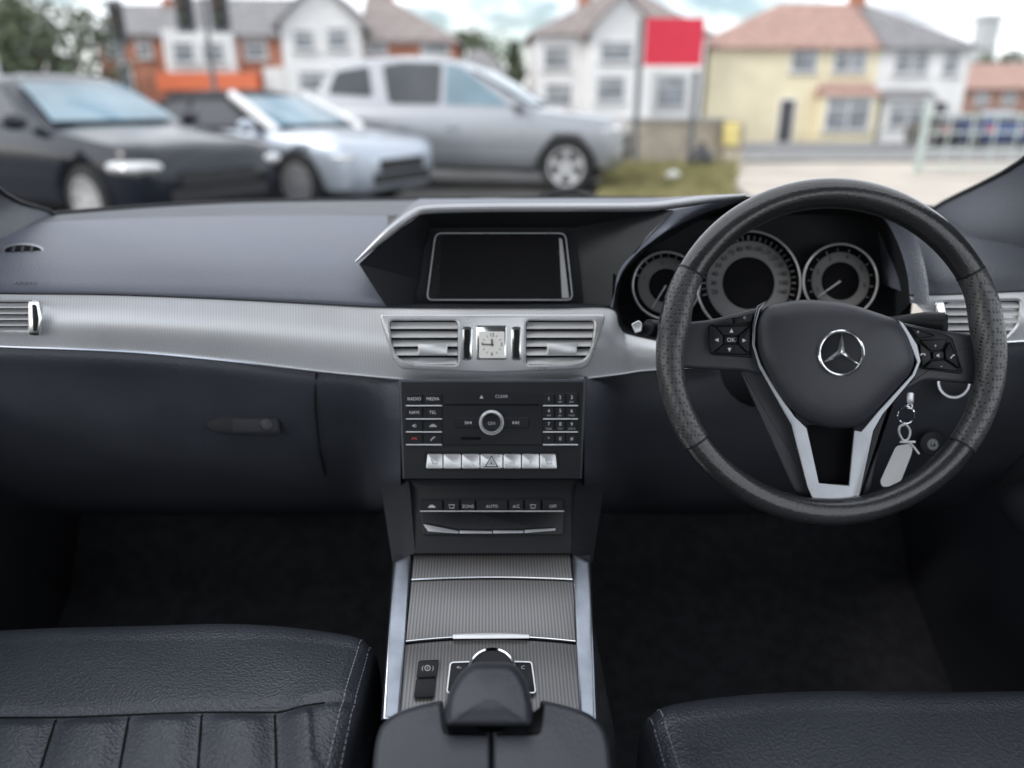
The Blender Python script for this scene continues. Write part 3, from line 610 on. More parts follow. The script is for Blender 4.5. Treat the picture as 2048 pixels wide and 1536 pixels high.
def pad_mesh(pl,poly,r,depth,ch,rise,crown,n=10):
    qq=ccw(rpoly(poly,r,8)); N=len(qq); mb=MB(); loops=[[pl.pt(u,v,-depth) for u,v in qq]]
    for i in range(n+1):
        a=PI/2*i/n; w=inset(qq,ch*(1-math.cos(a))); loops.append([pl.pt(u,v,-rise*(1-math.sin(a))) for u,v in w])
    if crown:
        cu=sum(u for u,v in w)/N; cv=sum(v for u,v in w)/N
        for s_ in (.8,.5,.2): loops.append([pl.pt(cu+(u-cu)*s_,cv+(v-cv)*s_,crown*(1-s_*s_)) for u,v in w])
    mb.add([x for l in loops for x in l],[[a*N+i,a*N+(i+1)%N,(a+1)*N+(i+1)%N,(a+1)*N+i] for a in range(len(loops)-1) for i in range(N)]+[[(len(loops)-1)*N+i for i in range(N)]])
    return mb
ph=PL(980,1452,.490,83)
mb=pad_mesh(ph,[(944,1324),(1024,1324),(1050,1352),(1062,1392),(1066,1426),(1064,1452),(892,1452),(889,1426),(894,1392),(914,1352)],22,.06,19,.016,.004); part(mb,'palm_rest','hand',cs,sharp=80)
pa=PL(985,1460,.50,84)
al=[(745,1560),(749,1496),(760,1452),(790,1426),(832,1412),(886,1400,8),(889,1440,4),(892,1462,6),(982,1464,6),(982,1760),(690,1760)]
ar=[(1967-q[0],)+tuple(q[1:]) for q in al]
for q in (al,ar):
    part(pad_mesh(pa,q,30,.10,9,.010,0),'armrest_lid','hand',cs,sharp=80)
# ================================================================== SEATS
def seat(label,x0,x1,yf,Z,mirror,seam_y,seams,c1,c2):
    W=x1-x0; r=.05
    def zf(x,y):
        z=Z; s=max(0,min(1,(y-(yf-.26))/.2)); z+=.006*math.sin(PI*s)
        z+=.0015*math.sin(x*23+y*9)*math.sin(y*31+x*5)
        if seams:
            sk=max(0,seam_y-y); xx=x-.28*sk
            d=min(abs(xx-q) for q in seams); bx=max(0,min(1,(xx-seams[0])/(x1-seams[0]))); yv=seam_y+.016*bx*bx
            m=max(0,min(1,(yv-y)/.02)); m=m*m*(3-2*m)
            if xx<seams[0]+.036: z+=m*(.0085*(1-math.exp(-(d/.016)**2))-.003)
            z-=.0035*math.exp(-((y-yv)/.009)**2)
            b=max(0,min(1,bx/.4)); z+=.007*b*b*(3-2*b)*(1 if y<seam_y else max(0,1-(y-seam_y)/.09)**2)
        return z
    prof=[(yf-r-.0026*i,0) for i in range(155,-1,-1)]
    for k in range(1,11):
        a=PI/2*k/10; prof.append((yf-r+r*math.sin(a),r*(1-math.cos(a))))
    prof+= [(yf,r+.03*k) for k in range(1,7)]
    xs=[]; nx=int((W-.03)/.0025)
    for i in range(nx+1): xs.append((x0+(W-.03)*i/nx,0))
    for k in range(1,8):
        a=PI/2*k/7; xs.append((x1-.03+.03*math.sin(a),.03*(1-math.cos(a))))
    xs+=[(x1,.03+.03*k) for k in range(1,6)]
    def cyf(x,y):
        t=(x-x0)/W; cy=-c1*max(0,(t-.6)/.4)**2.6-c2*(1-t)**2
        return y+cy*max(0,min(1,(y-(yf-.16))/.16))
    mx=lambda x: x if not mirror else mirror-x
    R=[[V((mx(x),cyf(x,y),zf(x,y)-dz-dx)) for (x,dx) in xs] for (y,dz) in prof]
    o=root('car_seat',label,'seat',tuple(V((mx((x0+x1)/2),yf-.25,.34))),0,'front car seats')
    mb=MB(); mb.grid(R,0,bool(mirror)); cu=part(mb,'seat_cushion','leather',o,sharp=80)
    if seams:
        for q in seams:
            mb=MB(); ys=[seam_y-.004-.012*i for i in range(20)]
            mb.tube([V((q+.28*(seam_y-y),y,zf(q+.28*(seam_y-y),y)+.0002)) for y in ys],.0013,6); part(mb,'flute_seam','void',cu)
        mb=MB(); pts=[]
        for i in range(60):
            x=x0+(W-.035)*i/59; bx=max(0,min(1,(x-seams[0])/(x1-seams[0]))); y=seam_y+.016*bx*bx; pts.append(V((x,cyf(x,y),zf(x,y)+.0002)))
        mb.tube(pts,.0012,6); part(mb,'cross_seam','void',cu)
    for off in (1,3):
        mb=MB(); j=nx+1+off
        pts=[R[i][j]+V((0,0,.0003)) for i in range(0,len(prof)-2)]
        for i in range(0,len(pts)-3,3):
            a,b=pts[i],pts[i]+(pts[i+2]-pts[i])*1.0; mb.tube([a,b],.0007,5)
        part(mb,'stitching','stitch',o)
    mb=MB(); xa,xb=sorted((R[0][0].x,R[0][-1].x)); mb.box(xa+.03,xb-.03,yf-.5,yf-.1,.36,Z-.16); part(mb,'seat_base','dark',o)
    return o
S0=[-.227,-.3005,-.374,-.4475,-.521,-.595,-.6685]
seat('black leather passenger seat cushion with stitched flutes, at the lower left',-.74,-.142,.797,.680,None,.617,S0,.045,.012)
seat('plain black leather driver seat cushion edge below the steering wheel',-.74,-.146,.672,.675,.010,.40,None,.03,.02)
# ================================================================== CABIN SHELL
cb_=root('car_cabin','dark interior shell of the car with pillars, doors and carpeted footwells','car interior',(0,.3,.3))
def pillar(sgn,base_in,base_in2,lab):
    a0=P(*base_in); a1=P(*base_in2)
    hd=V((sgn*.58,.62,1.42)); o0=V((sgn*.86,1.02,1.0)); o1=V((sgn*.80,.72,1.2)); o2=V((sgn*.64,.45,1.41))
    lowin=a0+V((sgn*.005,.03,-.05)); lowo=V((sgn*.88,1.05,.85))
    rows=[[lowin,(lowin+lowo)/2+V((-sgn*.03,-.02,0)),lowo],[a0,(a0+o0)/2+V((-sgn*.05,-.02,0)),o0],[a1,(a1+o0.lerp(o1,.35))/2+V((-sgn*.03,-.02,0)),o0.lerp(o1,.35)],[a1.lerp(hd,.5),(a1.lerp(hd,.5)+o1)/2+V((-sgn*.02,-.02,0)),o1],[hd,(hd+o2)/2,o2]]
    mb=MB(); mb.grid(lofted(rows,6,6),0,sgn<0); part(mb,'windscreen_pillar','dashlow',cb_,lab)
    mb=MB(); mb.tube(cr([lowin,a0,a1,a1.lerp(hd,.5),hd],5),.004,8); part(mb,'pillar_seal','dark',cb_)
pillar(-1,(108,428,1.34),(10,388,1.24),'left windscreen pillar')
pillar(1,(1868,417,1.34),(2040,324,1.14),'right windscreen pillar')
mb=MB(); R=[[V((x,y,1.43-.05*(x/.6)**4)) for x in (-.62,-.5,-.3,0,.3,.5,.62)] for y in (.64,.4,0,-.5,-1.0,-1.3)]
mb.grid(R); mb.grid([[p+V((0,0,.03)) for p in r] for r in R],0,True); part(mb,'roof_lining','headl',cb_)
for s in (-1,1):
    mb=MB(); R=[[V((s*(.82-b),y,z)) for z,b in ((.98,.0),(.95,.05),(.85,.03),(.72,.03),(.5,.03),(.30,.05))] for y in (1.3,1.0,.7,.4,.12)]
    mb.grid(lofted(R,4,3),0,s>0); dp=part(mb,'door_panel','dashdeep',cb_,'left door panel' if s<0 else 'right door panel')
    mb=MB(); mb.tube(cr([V((s*.785,1.0,.70)),V((s*.765,.92,.725)),V((s*.755,.7,.725)),V((s*.755,.4,.71)),V((s*.76,.2,.71))],6),[.018+.020*min(1,i/6) for i in range(25)],14); part(mb,'door_armrest','dashdeep',dp)
mb=MB(); R=[[V((x,y,z)) for x in (-.8,-.4,-.2,.2,.4,.8)] for y,z in ((-1.3,.32),(.6,.32),(1.0,.33),(1.2,.42),(1.36,.6),(1.4,.95))]
mb.grid(R); part(mb,'floor_carpet','carpet',cb_)
for s in (-1,1):
    mb=MB(); R=[[V((s*x,y,z)) for y in (1.3,1.0,.85,.7,.5,.2,-.3)] for x,z in ((.10,.60),(.135,.58),(.15,.50),(.17,.30))]
    mb.grid(lofted(R,3,3),0,s>0); part(mb,'tunnel_side','carpet',cb_)
mb=MB(); mb.box(-.75,.75,-1.35,-1.2,.32,.9); part(mb,'rear_bench','leather',cb_)
mb=MB(); mb.tube(cr([P(1080,393,1.70),P(1110,387,1.72),P(1150,385,1.74),P(1185,391,1.72)],4),.006,8); part(mb,'wiper_arm','dark',cb_)
# ================================================================== OUTDOORS : ground
def gz(y): return 0 if y<17 else (-(y-17)/27 if y<44 else -1.0)
def sheet(name,poly_rows,m,dz):
    mb=MB(); mb.grid([[V((x,y,gz(y)+dz)) for x in xs] for y,xs in poly_rows]); o=mk(mb,name,m); tag(o,kind='structure'); return o
def xs_(a,b,n=6): return [a+(b-a)*i/n for i in range(n+1)]
sheet('ground',[(y,xs_(-600,600)) for y in (-300,-20,0,10,17,25,35,44,80,200,900)],'asphalt',0)
sheet('forecourt',[(y,xs_(a,b)) for y,a,b in ((2.2,2.2,30),(8,3.2,30),(12,3.8,30),(15.6,4.4,30),(17.0,4.6,30))],'tan',.004)
sheet('pavement',[(y,xs_(-60,60)) for y in (17.0,18.6)],'pave',.05)
sheet('road',[(y,xs_(-80,80)) for y in (18.75,25,32,39.5)],'road',.004)
sheet('far_pavement',[(y,xs_(-80,80)) for y in (39.65,43.2)],'pave',.10)
for y,n in ((18.6,'kerb'),(39.5,'kerb')):
    mb=MB(); mb.box(-80,80,y,y+.15,gz(y)-.2,gz(y)+.11); o=mk(mb,n,'kerb'); tag(o,kind='structure')
mb=MB()
for i in range(-12,13): mb.grid([[V((i*5-.0,y,gz(y)+.008)),V((i*5+2.2,y,gz(y)+.008))] for y in (28.9,29.1)],0)
o=mk(mb,'road_marking','paint_line'); tag(o,kind='structure')
mb=MB(); g=random.Random(3)
def gx(u,y): return P(u,200,y).x
mb.grid([[V((gx(u,y)+g.uniform(-.1,.1),y,.006+g.uniform(0,.05))) for u in range(1205,1491,19)] for y in (9.5,10.5,11.5,12.5,13.5,14.5,15.3,16.0)])
for k in range(9000):
    y=g.uniform(9.6,16.0); u=g.uniform(1208,1488); x=gx(u,y); h=g.uniform(.05,.16)*(1.5 if y>14.6 else 1); a=g.uniform(0,PI); w=.012
    dx,dy=math.cos(a)*w,math.sin(a)*w; lx,ly=g.uniform(-.05,.05),g.uniform(-.05,.05)
    mb.add([(x-dx,y-dy,.01),(x+dx,y+dy,.01),(x+lx,y+ly,h)],[[0,1,2]])
o=mk(mb,'grass','grass'); tag(o,'rough patchy grass in front of the low concrete wall','grass',kind='stuff')
mb=MB(); xa,xb=gx(1170,16.4),gx(1446,16.4); mb.box(xa,xb,16.2,16.4,0,.86)
wl=root('low_wall','low weathered concrete wall behind the grass and sign posts','wall',((xa+xb)/2,16.3,0))
part(mb,'wall_face','conc',wl)
mb=MB(); mb.box(xa-.02,xb+.02,16.16,16.44,.863,.93); part(mb,'coping','kerb',wl)
mb=MB(); xe=gx(1490,16.2); mb.box(xb+.025,xe,16.0,16.4,.0,.90); part(mb,'end_pillar','conc',wl)
x=gx(1470,15.9)
mb=MB(); mb.box(x-.15,x+.15,15.88,15.985,.42,.86); mb.box(x-.13,x+.13,15.86,15.879,.45,.83); single(mb,'meter_box','yellow','small faded yellow box fixed on the right end of the low wall','box',(x,15.95,.42))
Ys=15.8
sg=root('sign_board','plain red sign board raised on two thin dark posts','sign',(gx(1338,Ys),Ys,0))
xa,xb=gx(1283,Ys),gx(1396,Ys); z0,z1=P(1340,138,Ys).z,P(1340,36,Ys).z
mb=MB(); mb.box(xa,xb,Ys-.03,Ys,z0,z1); part(mb,'sign_panel','signred',sg)
mb=MB(); mb.box(xa,xb,Ys-.036,Ys-.031,z0-.04,z0+.06); part(mb,'panel_edge','upvc',sg)
for xx in (gx(1276,Ys),gx(1390,Ys)):
    mb=MB(); mb.tube([V((xx,Ys+.07,0)),V((xx,Ys+.07,z1))],.06,10); part(mb,'post','post',sg)
c=V((gx(1410,15.2),15.2,.0)); mb=MB(); mb.ell(c+V((0,0,.2)),.26,.22,.24,0,14,10); mb.ell(c+V((.02,0,.45)),.06,.06,.09,0,8,6)
for p in mb.v: p+=V((g.uniform(-.02,.02),g.uniform(-.02,.02),g.uniform(-.015,.015)))
single(mb,'rubbish_bag','bag','black rubbish bag lying on the grass by the wall','bag',tuple(c))
c=V((gx(1357,12.9),12.9,.0)); mb=MB(); mb.ell(c+V((0,0,.10)),.11,.08,.08,0,10,7)
for p in mb.v: p+=V((g.uniform(-.03,.03),g.uniform(-.03,.03),g.uniform(-.02,.02)))
single(mb,'litter','paper','crumpled white litter on the grass','litter',tuple(c))
# ------------------------------------------------------------------ cars
def car(label,loc,rz,scale,paint,st,wx,R,gh,wb,wr,wins,roofm=None,pillar_m=None,spokes=5,group='cars parked outside',name='parked_car',glassm=None,hl=(.24,.17,.085),hz=.15):
    o=root(name,label,'car',loc,rz,group,True); o.scale=(scale,)*3
    mb=MB(); rows=[]
    xsn=cr([V((a[0],a[1],0)) for a in st],3); ww=cr([V((a[2],a[3],0)) for a in st],3)
    for p,q in zip(xsn,ww):
        x,zt,w,zb=p.x,p.y,q.x,q.y; h=zt-zb
        half=[(0,zb),(w*.8,zb),(w*.96,zb+h*.12),(w,zb+h*.42),(w*.985,zb+h*.70),(w*.975,zt-h*.10),(w*.93,zt-h*.02),(w*.6,zt+.014),(0,zt+.02)]
        ring_=[(y,z) for y,z in half]+[(-y,z) for y,z in half[-2:0:-1]]
        rows.append([V((x,y,z)) for y,z in ring_])
    N=len(rows[0]); vs=[p for r in rows for p in r]; fs=[[i*N+k,i*N+(k+1)%N,(i+1)*N+(k+1)%N,(i+1)*N+k] for i in range(len(rows)-1) for k in range(N)]
    fs+=[[k for k in range(N)][::-1],[(len(rows)-1)*N+k for k in range(N)]]
    mb.add(vs,fs); body=part(mb,'body',[paint,'ctrim'],o,sharp=45)
    bm=bmesh.new(); bm.from_mesh(body.data); bmesh.ops.recalc_face_normals(bm,faces=bm.faces); bm.to_mesh(body.data); bm.free()
    W=max(a[2] for a in st)
    cut=MB()
    for x in wx:
        for s in (-1,1):
            pts=[V((x+R*1.13*math.cos(2*PI*k/36),0,R*.98+R*1.13*math.sin(2*PI*k/36))) for k in range(36)]
            ya,yb=sorted((s*(W-.27),s*(W+.2)))
            cut.add([p+V((0,ya,0)) for p in pts]+[p+V((0,yb,0)) for p in pts],[[k,(k+1)%36,36+(k+1)%36,36+k] for k in range(36)]+[list(range(36))[::-1],[36+k for k in range(36)]])
    co=mk(cut,'cutter','ctrim'); co.parent=o
    bm=bmesh.new(); bm.from_mesh(co.data); bmesh.ops.recalc_face_normals(bm,faces=bm.faces); bm.to_mesh(co.data); bm.free()
    md=body.modifiers.new('b','BOOLEAN'); md.object=co; md.solver='EXACT'
    bpy.context.view_layer.update(); me=D.meshes.new_from_object(body.evaluated_get(bpy.context.evaluated_depsgraph_get()))
    body.modifiers.clear(); body.data=me; D.objects.remove(co)
    H=max(z for x,z in gh); g3=cr([V((x,z,0)) for x,z in gh],4); zb=min(gh[0][1],gh[-1][1])-.03
    wid=lambda z: wb+(wr-wb)*max(0,(z-zb))/(H-zb)
    rows=[]
    for p in g3:
        x,z=p.x,max(p.y,zb+.005); k=min(1,(z-zb)/.12)
        half=[(wid(zb),zb),(wid(zb+(z-zb)*.5),zb+(z-zb)*.5),(wid(z-.05*k),z-.05*k),(wid(z)-.10*k,z-.008*k),(wid(z)*.5,z+.02*k),(0,z+.028*k)]
        rows.append([V((x,y,zz)) for y,zz in half]+[V((x,-y,zz)) for y,zz in half[-2::-1]])
    mb=MB(); mb.grid(rows,0); cab=part(mb,'cabin_roof',roofm or paint,o,sharp=50)
    bm=bmesh.new(); bm.from_mesh(cab.data); bmesh.ops.recalc_face_normals(bm,faces=bm.faces); bm.to_mesh(cab.data); bm.free()
    for s in (-1,1):
        for wi,wp in enumerate(wins):
            q=rpoly([(x,z) for x,z in wp],.05,3); mb=MB()
            out=[V((x,s*(wid(z)+.012),z)) for x,z in q]; inn=[p-V((0,s*.02,0)) for p in out]; N=len(q)
            mb.add(out+inn,[list(range(N))]+[[k,(k+1)%N,N+(k+1)%N,N+k] for k in range(N)])
            part(mb,'side_window',(glassm if (glassm and wi==0) else 'cglass'),o)
    f0,f1=V((gh[0][0],gh[0][1],0)),V((gh[1][0],gh[1][1],0))
    def scr(a,b,nm,sx):
        d=(b-a); R_=[]
        for t in (.06,.3,.6,.9):
            x=a.x+d.x*t; z=a.y+d.y*t; w=wid(z)-.10
            bul=.03*math.sin(PI*t)
            R_.append([V((x+sx*(.03+bul-.05*(k/4)**2),w*k/4,z+.035)) for k in range(-4,5)])
        mb=MB(); mb.grid(R_,0,sx<0); part(mb,nm,'cglass2' if nm=='windscreen' else 'cglass',o)
    scr(f0,f1,'windscreen',1); scr(V((gh[-1][0],gh[-1][1],0)),V((gh[-2][0],gh[-2][1],0)),'rear_window',-1)
    if pillar_m:
        for s in (-1,1):
            mb=MB(); mb.tube([V((f0.x+.06,s*(wid(f0.y)-.01),f0.y)),V((f1.x+.02,s*(wid(f1.y)-.01),f1.y+.02))],.055,8); part(mb,'windscreen_frame',pillar_m,o)
    for x in wx:
        for s in (-1,1):
            yo=s*(W-.005); prof=[(R*.66,yo-s*.02),(R*.72,yo),(R*.92,yo),(R,yo-s*.03),(R,yo-s*.19),(R*.9,yo-s*.22),(R*.5,yo-s*.22)]
            Rr=[[V((x+r*math.cos(2*PI*k/32),y,R+r*math.sin(2*PI*k/32))) for k in range(33)] for r,y in prof]
            mb=MB(); mb.grid(Rr); wh=part(mb,'wheel','tyre',o)
            mb=MB(); mb.grid([[V((x+r*math.cos(2*PI*k/32),y,R+r*math.sin(2*PI*k/32))) for k in range(33)] for r,y in ((R*.70,yo-s*.005),(R*.64,yo-s*.01),(R*.62,yo-s*.08),(0,yo-s*.09))],1)
            for k in range(spokes):
                a=2*PI*k/spokes+.3; da,db=V((math.cos(a),0,math.sin(a))),V((-math.sin(a),0,math.cos(a))); c=V((x,yo-s*.03,R)); e=V((x,yo-s*.012,R))
                q=[c-db*R*.11,c+db*R*.11,e+da*R*.66+db*R*.13,e+da*R*.66-db*R*.13]
                mb.add(q+[p-V((0,s*.03,0)) for p in q],[[0,1,2,3],[4,7,6,5],[0,4,5,1],[1,5,6,2],[2,6,7,3],[3,7,4,0]],0)
            Rr=[[V((x+r*math.cos(2*PI*k/32),y,R+r*math.sin(2*PI*k/32))) for k in range(33)] for r,y in ((R*.70,yo-s*.003),(R*.61,yo-s*.006))]
            mb.grid(Rr,0); mb.grid([[V((x+r*math.cos(2*PI*k/16),y,R+r*math.sin(2*PI*k/16))) for k in range(17)] for r,y in ((R*.16,yo-s*.035),(R*.13,yo-s*.015),(0,yo-s*.012))],0)
            part(mb,'rim',['alloy','ctrim'],wh)
    a=st[0]; b=st[2]; e=st[-2]
    zt,zb_=a[1],a[3]
    for s in (-1,1):
        mb=MB(); c=V((b[0]-.02,s*b[2]*.80,b[1]-hz)); mb.ell(c,*hl,0); part(mb,'headlight','hlamp',o)
        mb=MB(); c=V((e[0]-.02,s*e[2]*.84,e[1]-.2)); mb.ell(c,.10,.17,.11,0,12,8); part(mb,'tail_light','redp',o)
        mb=MB(); c=V((gh[0][0]-.22,s*(W+.07),gh[0][1]+.06)); mb.ell(c,.08,.12,.075,0,12,8); part(mb,'door_mirror',paint,o)
        mb=MB(); mb.box(wx[1]+R*1.15,wx[0]-R*1.15,min(s*(W-.01),s*(W+.006)),max(s*(W-.01),s*(W+.006)),.50,.535); part(mb,'side_moulding',paint if not roofm else 'alloy',o)
        for xh in ((wins[0][1][0]+.12),)+(((wins[1][1][0]+.15),) if len(wins)>1 else ()):
            mb=MB(); zz=b[1]-.12; mb.tube([V((xh-.09,s*(W+.015),zz)),V((xh+.09,s*(W+.015),zz))],.018,8); part(mb,'door_handle',paint,o)
    mb=MB(); mb.box(a[0]-.04,a[0]+.02,-.42,.42,zt-.16,zt-.03); part(mb,'grille','ctrim',o)
    mb=MB(); mb.box(a[0]-.06,a[0]+.025,-.55,.55,zb_+.02,zb_+.14); part(mb,'lower_intake','ctrim',o)
    return o
def place(u,v,wx,W,rz,sc):
    d=ray(u,v); k=-CAM.z/d.z; g_=CAM+d*k; r=Matrix.Rotation(rz,3,'Z')@V((wx*sc,-W*sc,0)); return (g_.x-r.x,g_.y-r.y,0)
suv=[(2.24,.78,.64,.42),(2.18,.92,.80,.34),(2.02,1.00,.90,.28),(1.5,1.07,.945,.27),(.95,1.12,.955,.27),(0,1.13,.955,.28),(-1.2,1.14,.955,.28),(-2.0,1.15,.93,.32),(-2.34,1.10,.86,.36),(-2.43,.98,.8,.42)]
suvg=[(1.02,1.12),(-.02,1.68),(-.7,1.80),(-1.4,1.80),(-2.0,1.70),(-2.38,1.14)]
suvw=[[(.68,1.16),(-.26,1.18),(-.26,1.71),(-.04,1.67)],[(-.34,1.18),(-1.10,1.19),(-1.22,1.70),(-.90,1.74),(-.34,1.72)],[(-1.36,1.28),(-2.05,1.32),(-1.94,1.62),(-1.44,1.69)]]
rz=rad(-15); car('grey-silver SUV parked side-on with its front towards the red sign',place(1130,388,1.5,.955,rz,1.03),rz,1.03,'silver',suv,(1.5,-1.42),.365,suvg,.90,.70,suvw,glassm='cglass2')
cab=[(2.20,.62,.60,.30),(2.13,.72,.76,.24),(1.93,.80,.86,.20),(1.4,.86,.88,.19),(.85,.90,.885,.19),(0,.91,.885,.2),(-1.2,.92,.885,.2),(-1.9,.92,.86,.26),(-2.2,.87,.78,.32),(-2.28,.74,.7,.4)]
cabg=[(.98,.89),(.20,1.27),(-.3,1.32),(-.9,1.28),(-1.45,1.09),(-1.75,.91)]
cabw=[[(.62,.93),(-.42,.94),(-.40,1.22),(.14,1.22)],[(-.48,.94),(-1.0,.95),(-.85,1.17),(-.46,1.22)]]
rz=rad(-29); car('pale blue-silver convertible with black cloth roof, between dark car and silver SUV',place(598,426,1.35,.885,rz,1.04),rz,1.04,'bluesilver',cab,(1.35,-1.3),.325,cabg,.80,.60,cabw,'soft','upvc',10,hz=.18)  # white frame material puts a sun reflection on the windscreen pillars
cou=[(2.12,.62,.62,.30),(2.05,.74,.76,.24),(1.87,.82,.85,.2),(1.35,.89,.875,.19),(.85,.95,.88,.19),(0,.97,.88,.2),(-1.1,.99,.88,.2),(-1.8,1.0,.86,.26),(-2.1,.96,.78,.32),(-2.18,.8,.7,.4)]
coug=[(.74,.95),(-.12,1.38),(-.64,1.43),(-1.15,1.39),(-1.7,1.24),(-2.06,.98)]
couw=[[(.40,.99),(-.58,1.0),(-.56,1.33),(-.16,1.33)],[(-.65,1.0),(-1.45,1.04),(-1.25,1.28),(-.65,1.34)]]
rz=rad(-33); car('dark navy-black car with bright headlights, nearest at the far left',place(184,474,1.32,.88,rz,1.06),rz,1.06,'black_paint',cou,(1.32,-1.3),.325,coug,.80,.62,couw,None,None,10,hl=(.30,.22,.085),hz=.18)
for u,rzd,pm,lb,Y in ((1988,78,'navy','small distant dark blue car behind the metal gate',33),(1893,84,'graphite','small distant grey car seen from behind beyond the gate post',36)):
    p=P(u,200,Y); car(lb,(p.x,Y,gz(Y)),rad(rzd),1,pm,cou,(1.32,-1.3),.325,coug,.80,.62,couw,None,None,5)
# ------------------------------------------------------------------ gate
Yg=14.2; xa,xb=gx(1862,Yg),gx(2300,Yg)
gt=root('metal_gate','pale green metal field gate and post at the right, in front of the road','gate',(xa,Yg,0))
for z in (.10,.42,.72,1.02):
    mb=MB(); mb.tube([V((xa,Yg,z)),V((xb,Yg,z))],.022,8); part(mb,'rail','gate',gt)
k=0; xx=xa
while xx<xb:
    mb=MB(); mb.tube([V((xx,Yg-.03,.1)),V((xx,Yg-.03,1.02))],.016 if k else .03,8); part(mb,'upright','gate',gt); xx+=.42; k+=1
mb=MB(); mb.box(xa-.02,xa+.06,Yg+.05,Yg+.13,0,1.30); part(mb,'gate_post','gate',gt)
# ------------------------------------------------------------------ houses
def house(label,Y,u0,u1,veave,vridge,depth,wallm,roofm,hipL=0,hipR=0,wins=(),doors=(),chim=(),gable=None,over=.3,extra=None):
    X=lambda u:P(u,200,Y).x
    Zv=lambda v:P(1024,v,Y).z
    b=gz(Y); x0,x1=X(u0),X(u1); ze,zr=Zv(veave),Zv(vridge)
    h=root('house',label,'house',((x0+x1)/2,Y+depth/2,b),0,'houses across the road')
    mb=MB(); mb.box(x0,x1,Y,Y+depth,b-.3,ze)
    yc=Y+depth/2
    if gable!='front':
        if not hipL: mb.add([(x0,Y,ze),(x0,Y+depth,ze),(x0,yc,zr-.1)],[[0,2,1]])
        if not hipR: mb.add([(x1,Y,ze),(x1,Y+depth,ze),(x1,yc,zr-.1)],[[0,1,2]])
    else: mb.add([(x0,Y,ze),(x1,Y,ze),((x0+x1)/2,Y,zr-.15),(x0,Y+depth,ze),(x1,Y+depth,ze),((x0+x1)/2,Y+depth,zr-.15)],[[0,1,2],[3,5,4]])
    part(mb,'wall',wallm,h)
    mb=MB()
    if gable!='front':
        a=[(x0-(over if hipL else .1),Y-over,ze-.12),(x1+(over if hipR else .1),Y-over,ze-.12),(x1+(over if hipR else .1),Y+depth+over,ze-.12),(x0-(over if hipL else .1),Y+depth+over,ze-.12)]
        r0=(x0+hipL if hipL else x0-.1,yc,zr); r1=(x1-hipR if hipR else x1+.1,yc,zr)
        for dz,fl in ((0,0),(-.14,1)):
            q=[V(p)+V((0,0,dz)) for p in a+[r0,r1]]; f=[[0,1,5,4],[2,3,4,5],[3,0,4],[1,2,5]]
            if not hipL: f=[g_ for g_ in f if g_!=[3,0,4]]
            if not hipR: f=[g_ for g_ in f if g_!=[1,2,5]]
            mb.add(q,[g_[::-1] for g_ in f] if fl else f)
        q=[V(p) for p in a]; q2=[p-V((0,0,.14)) for p in q]; mb.add(q+q2,[[0,4,5,1],[1,5,6,2],[2,6,7,3],[3,7,4,0]])
    else:
        xm=(x0+x1)/2
        for sx,xe in ((-1,x0-over),(1,x1+over)):
            q=[V((xe,Y-over,ze-.2)),V((xm,Y-over,zr)),V((xm,Y+depth,zr)),V((xe,Y+depth,ze-.2))]; q2=[p-V((0,0,.16)) for p in q]
            mb.add(q+q2,[[0,1,2,3],[7,6,5,4],[0,4,5,1],[2,6,7,3],[3,7,4,0]])
    rf=part(mb,'roof',roofm,h,sharp=15)
    for u,w,v0 in chim:
        mb=MB(); x=X(u); mb.box(x-w/2,x+w/2,yc-.35,yc+.35,ze,Zv(v0)); mb.box(x-w/2-.06,x+w/2+.06,yc-.41,yc+.41,Zv(v0)+.003,Zv(v0)+.12)
        for k in (-.25,.25): mb.tube([V((x+k*w,yc,Zv(v0)+.1)),V((x+k*w,yc,Zv(v0)+.5))],.10,8)
        part(mb,'chimney','brick',rf)
    for w in wins:
        a,v0,c,v1=w[:4]; dy=w[4] if len(w)>4 else 0; xa,xb=X(a),X(c); zt,zb=Zv(v0),Zv(v1); t=.08; yf=Y-dy
        mb=MB(); mb.box(xa,xb,yf-.07,yf+.002,zt-t,zt); mb.box(xa,xb,yf-.07,yf+.002,zb,zb+t); mb.box(xa,xa+t,yf-.068,yf+.002,zb+t,zt-t); mb.box(xb-t,xb,yf-.068,yf+.002,zb+t,zt-t)
        nm=max(1,int((xb-xa)/.9))
        for k in range(1,nm): x=xa+(xb-xa)*k/nm; mb.box(x-.03,x+.03,yf-.064,yf+.002,zb+t,zt-t)
        mb.box(xa+t,xb-t,yf-.062,yf+.002,zb+(zt-zb)*.68-.03,zb+(zt-zb)*.68+.03)
        wn=part(mb,'window','upvc',h)
        mb=MB(); mb.box(xa+t,xb-t,yf-.03,yf+.001,zb+t,zt-t); part(mb,'pane','pane',wn)
        mb=MB(); mb.box(xa-.08,xb+.08,yf-.14,yf+.003,zb-.09,zb-.003); part(mb,'sill','kerb',wn)
    for a,v0,c,dm in doors:
        xa,xb=X(a),X(c); mb=MB(); mb.box(xa,xb,Y-.05,Y+.002,b,Zv(v0)); d=part(mb,'door',dm,h)
        mb=MB(); mb.box(xa-.1,xb+.1,Y-.09,Y+.001,Zv(v0)+.003,Zv(v0)+.12); mb.box(xa-.1,xa-.003,Y-.09,Y+.001,b,Zv(v0)); mb.box(xb+.003,xb+.1,Y-.09,Y+.001,b,Zv(v0)); part(mb,'door_frame','upvc',d)
    if extra: extra(h,X,Zv,b,Y)
    return h
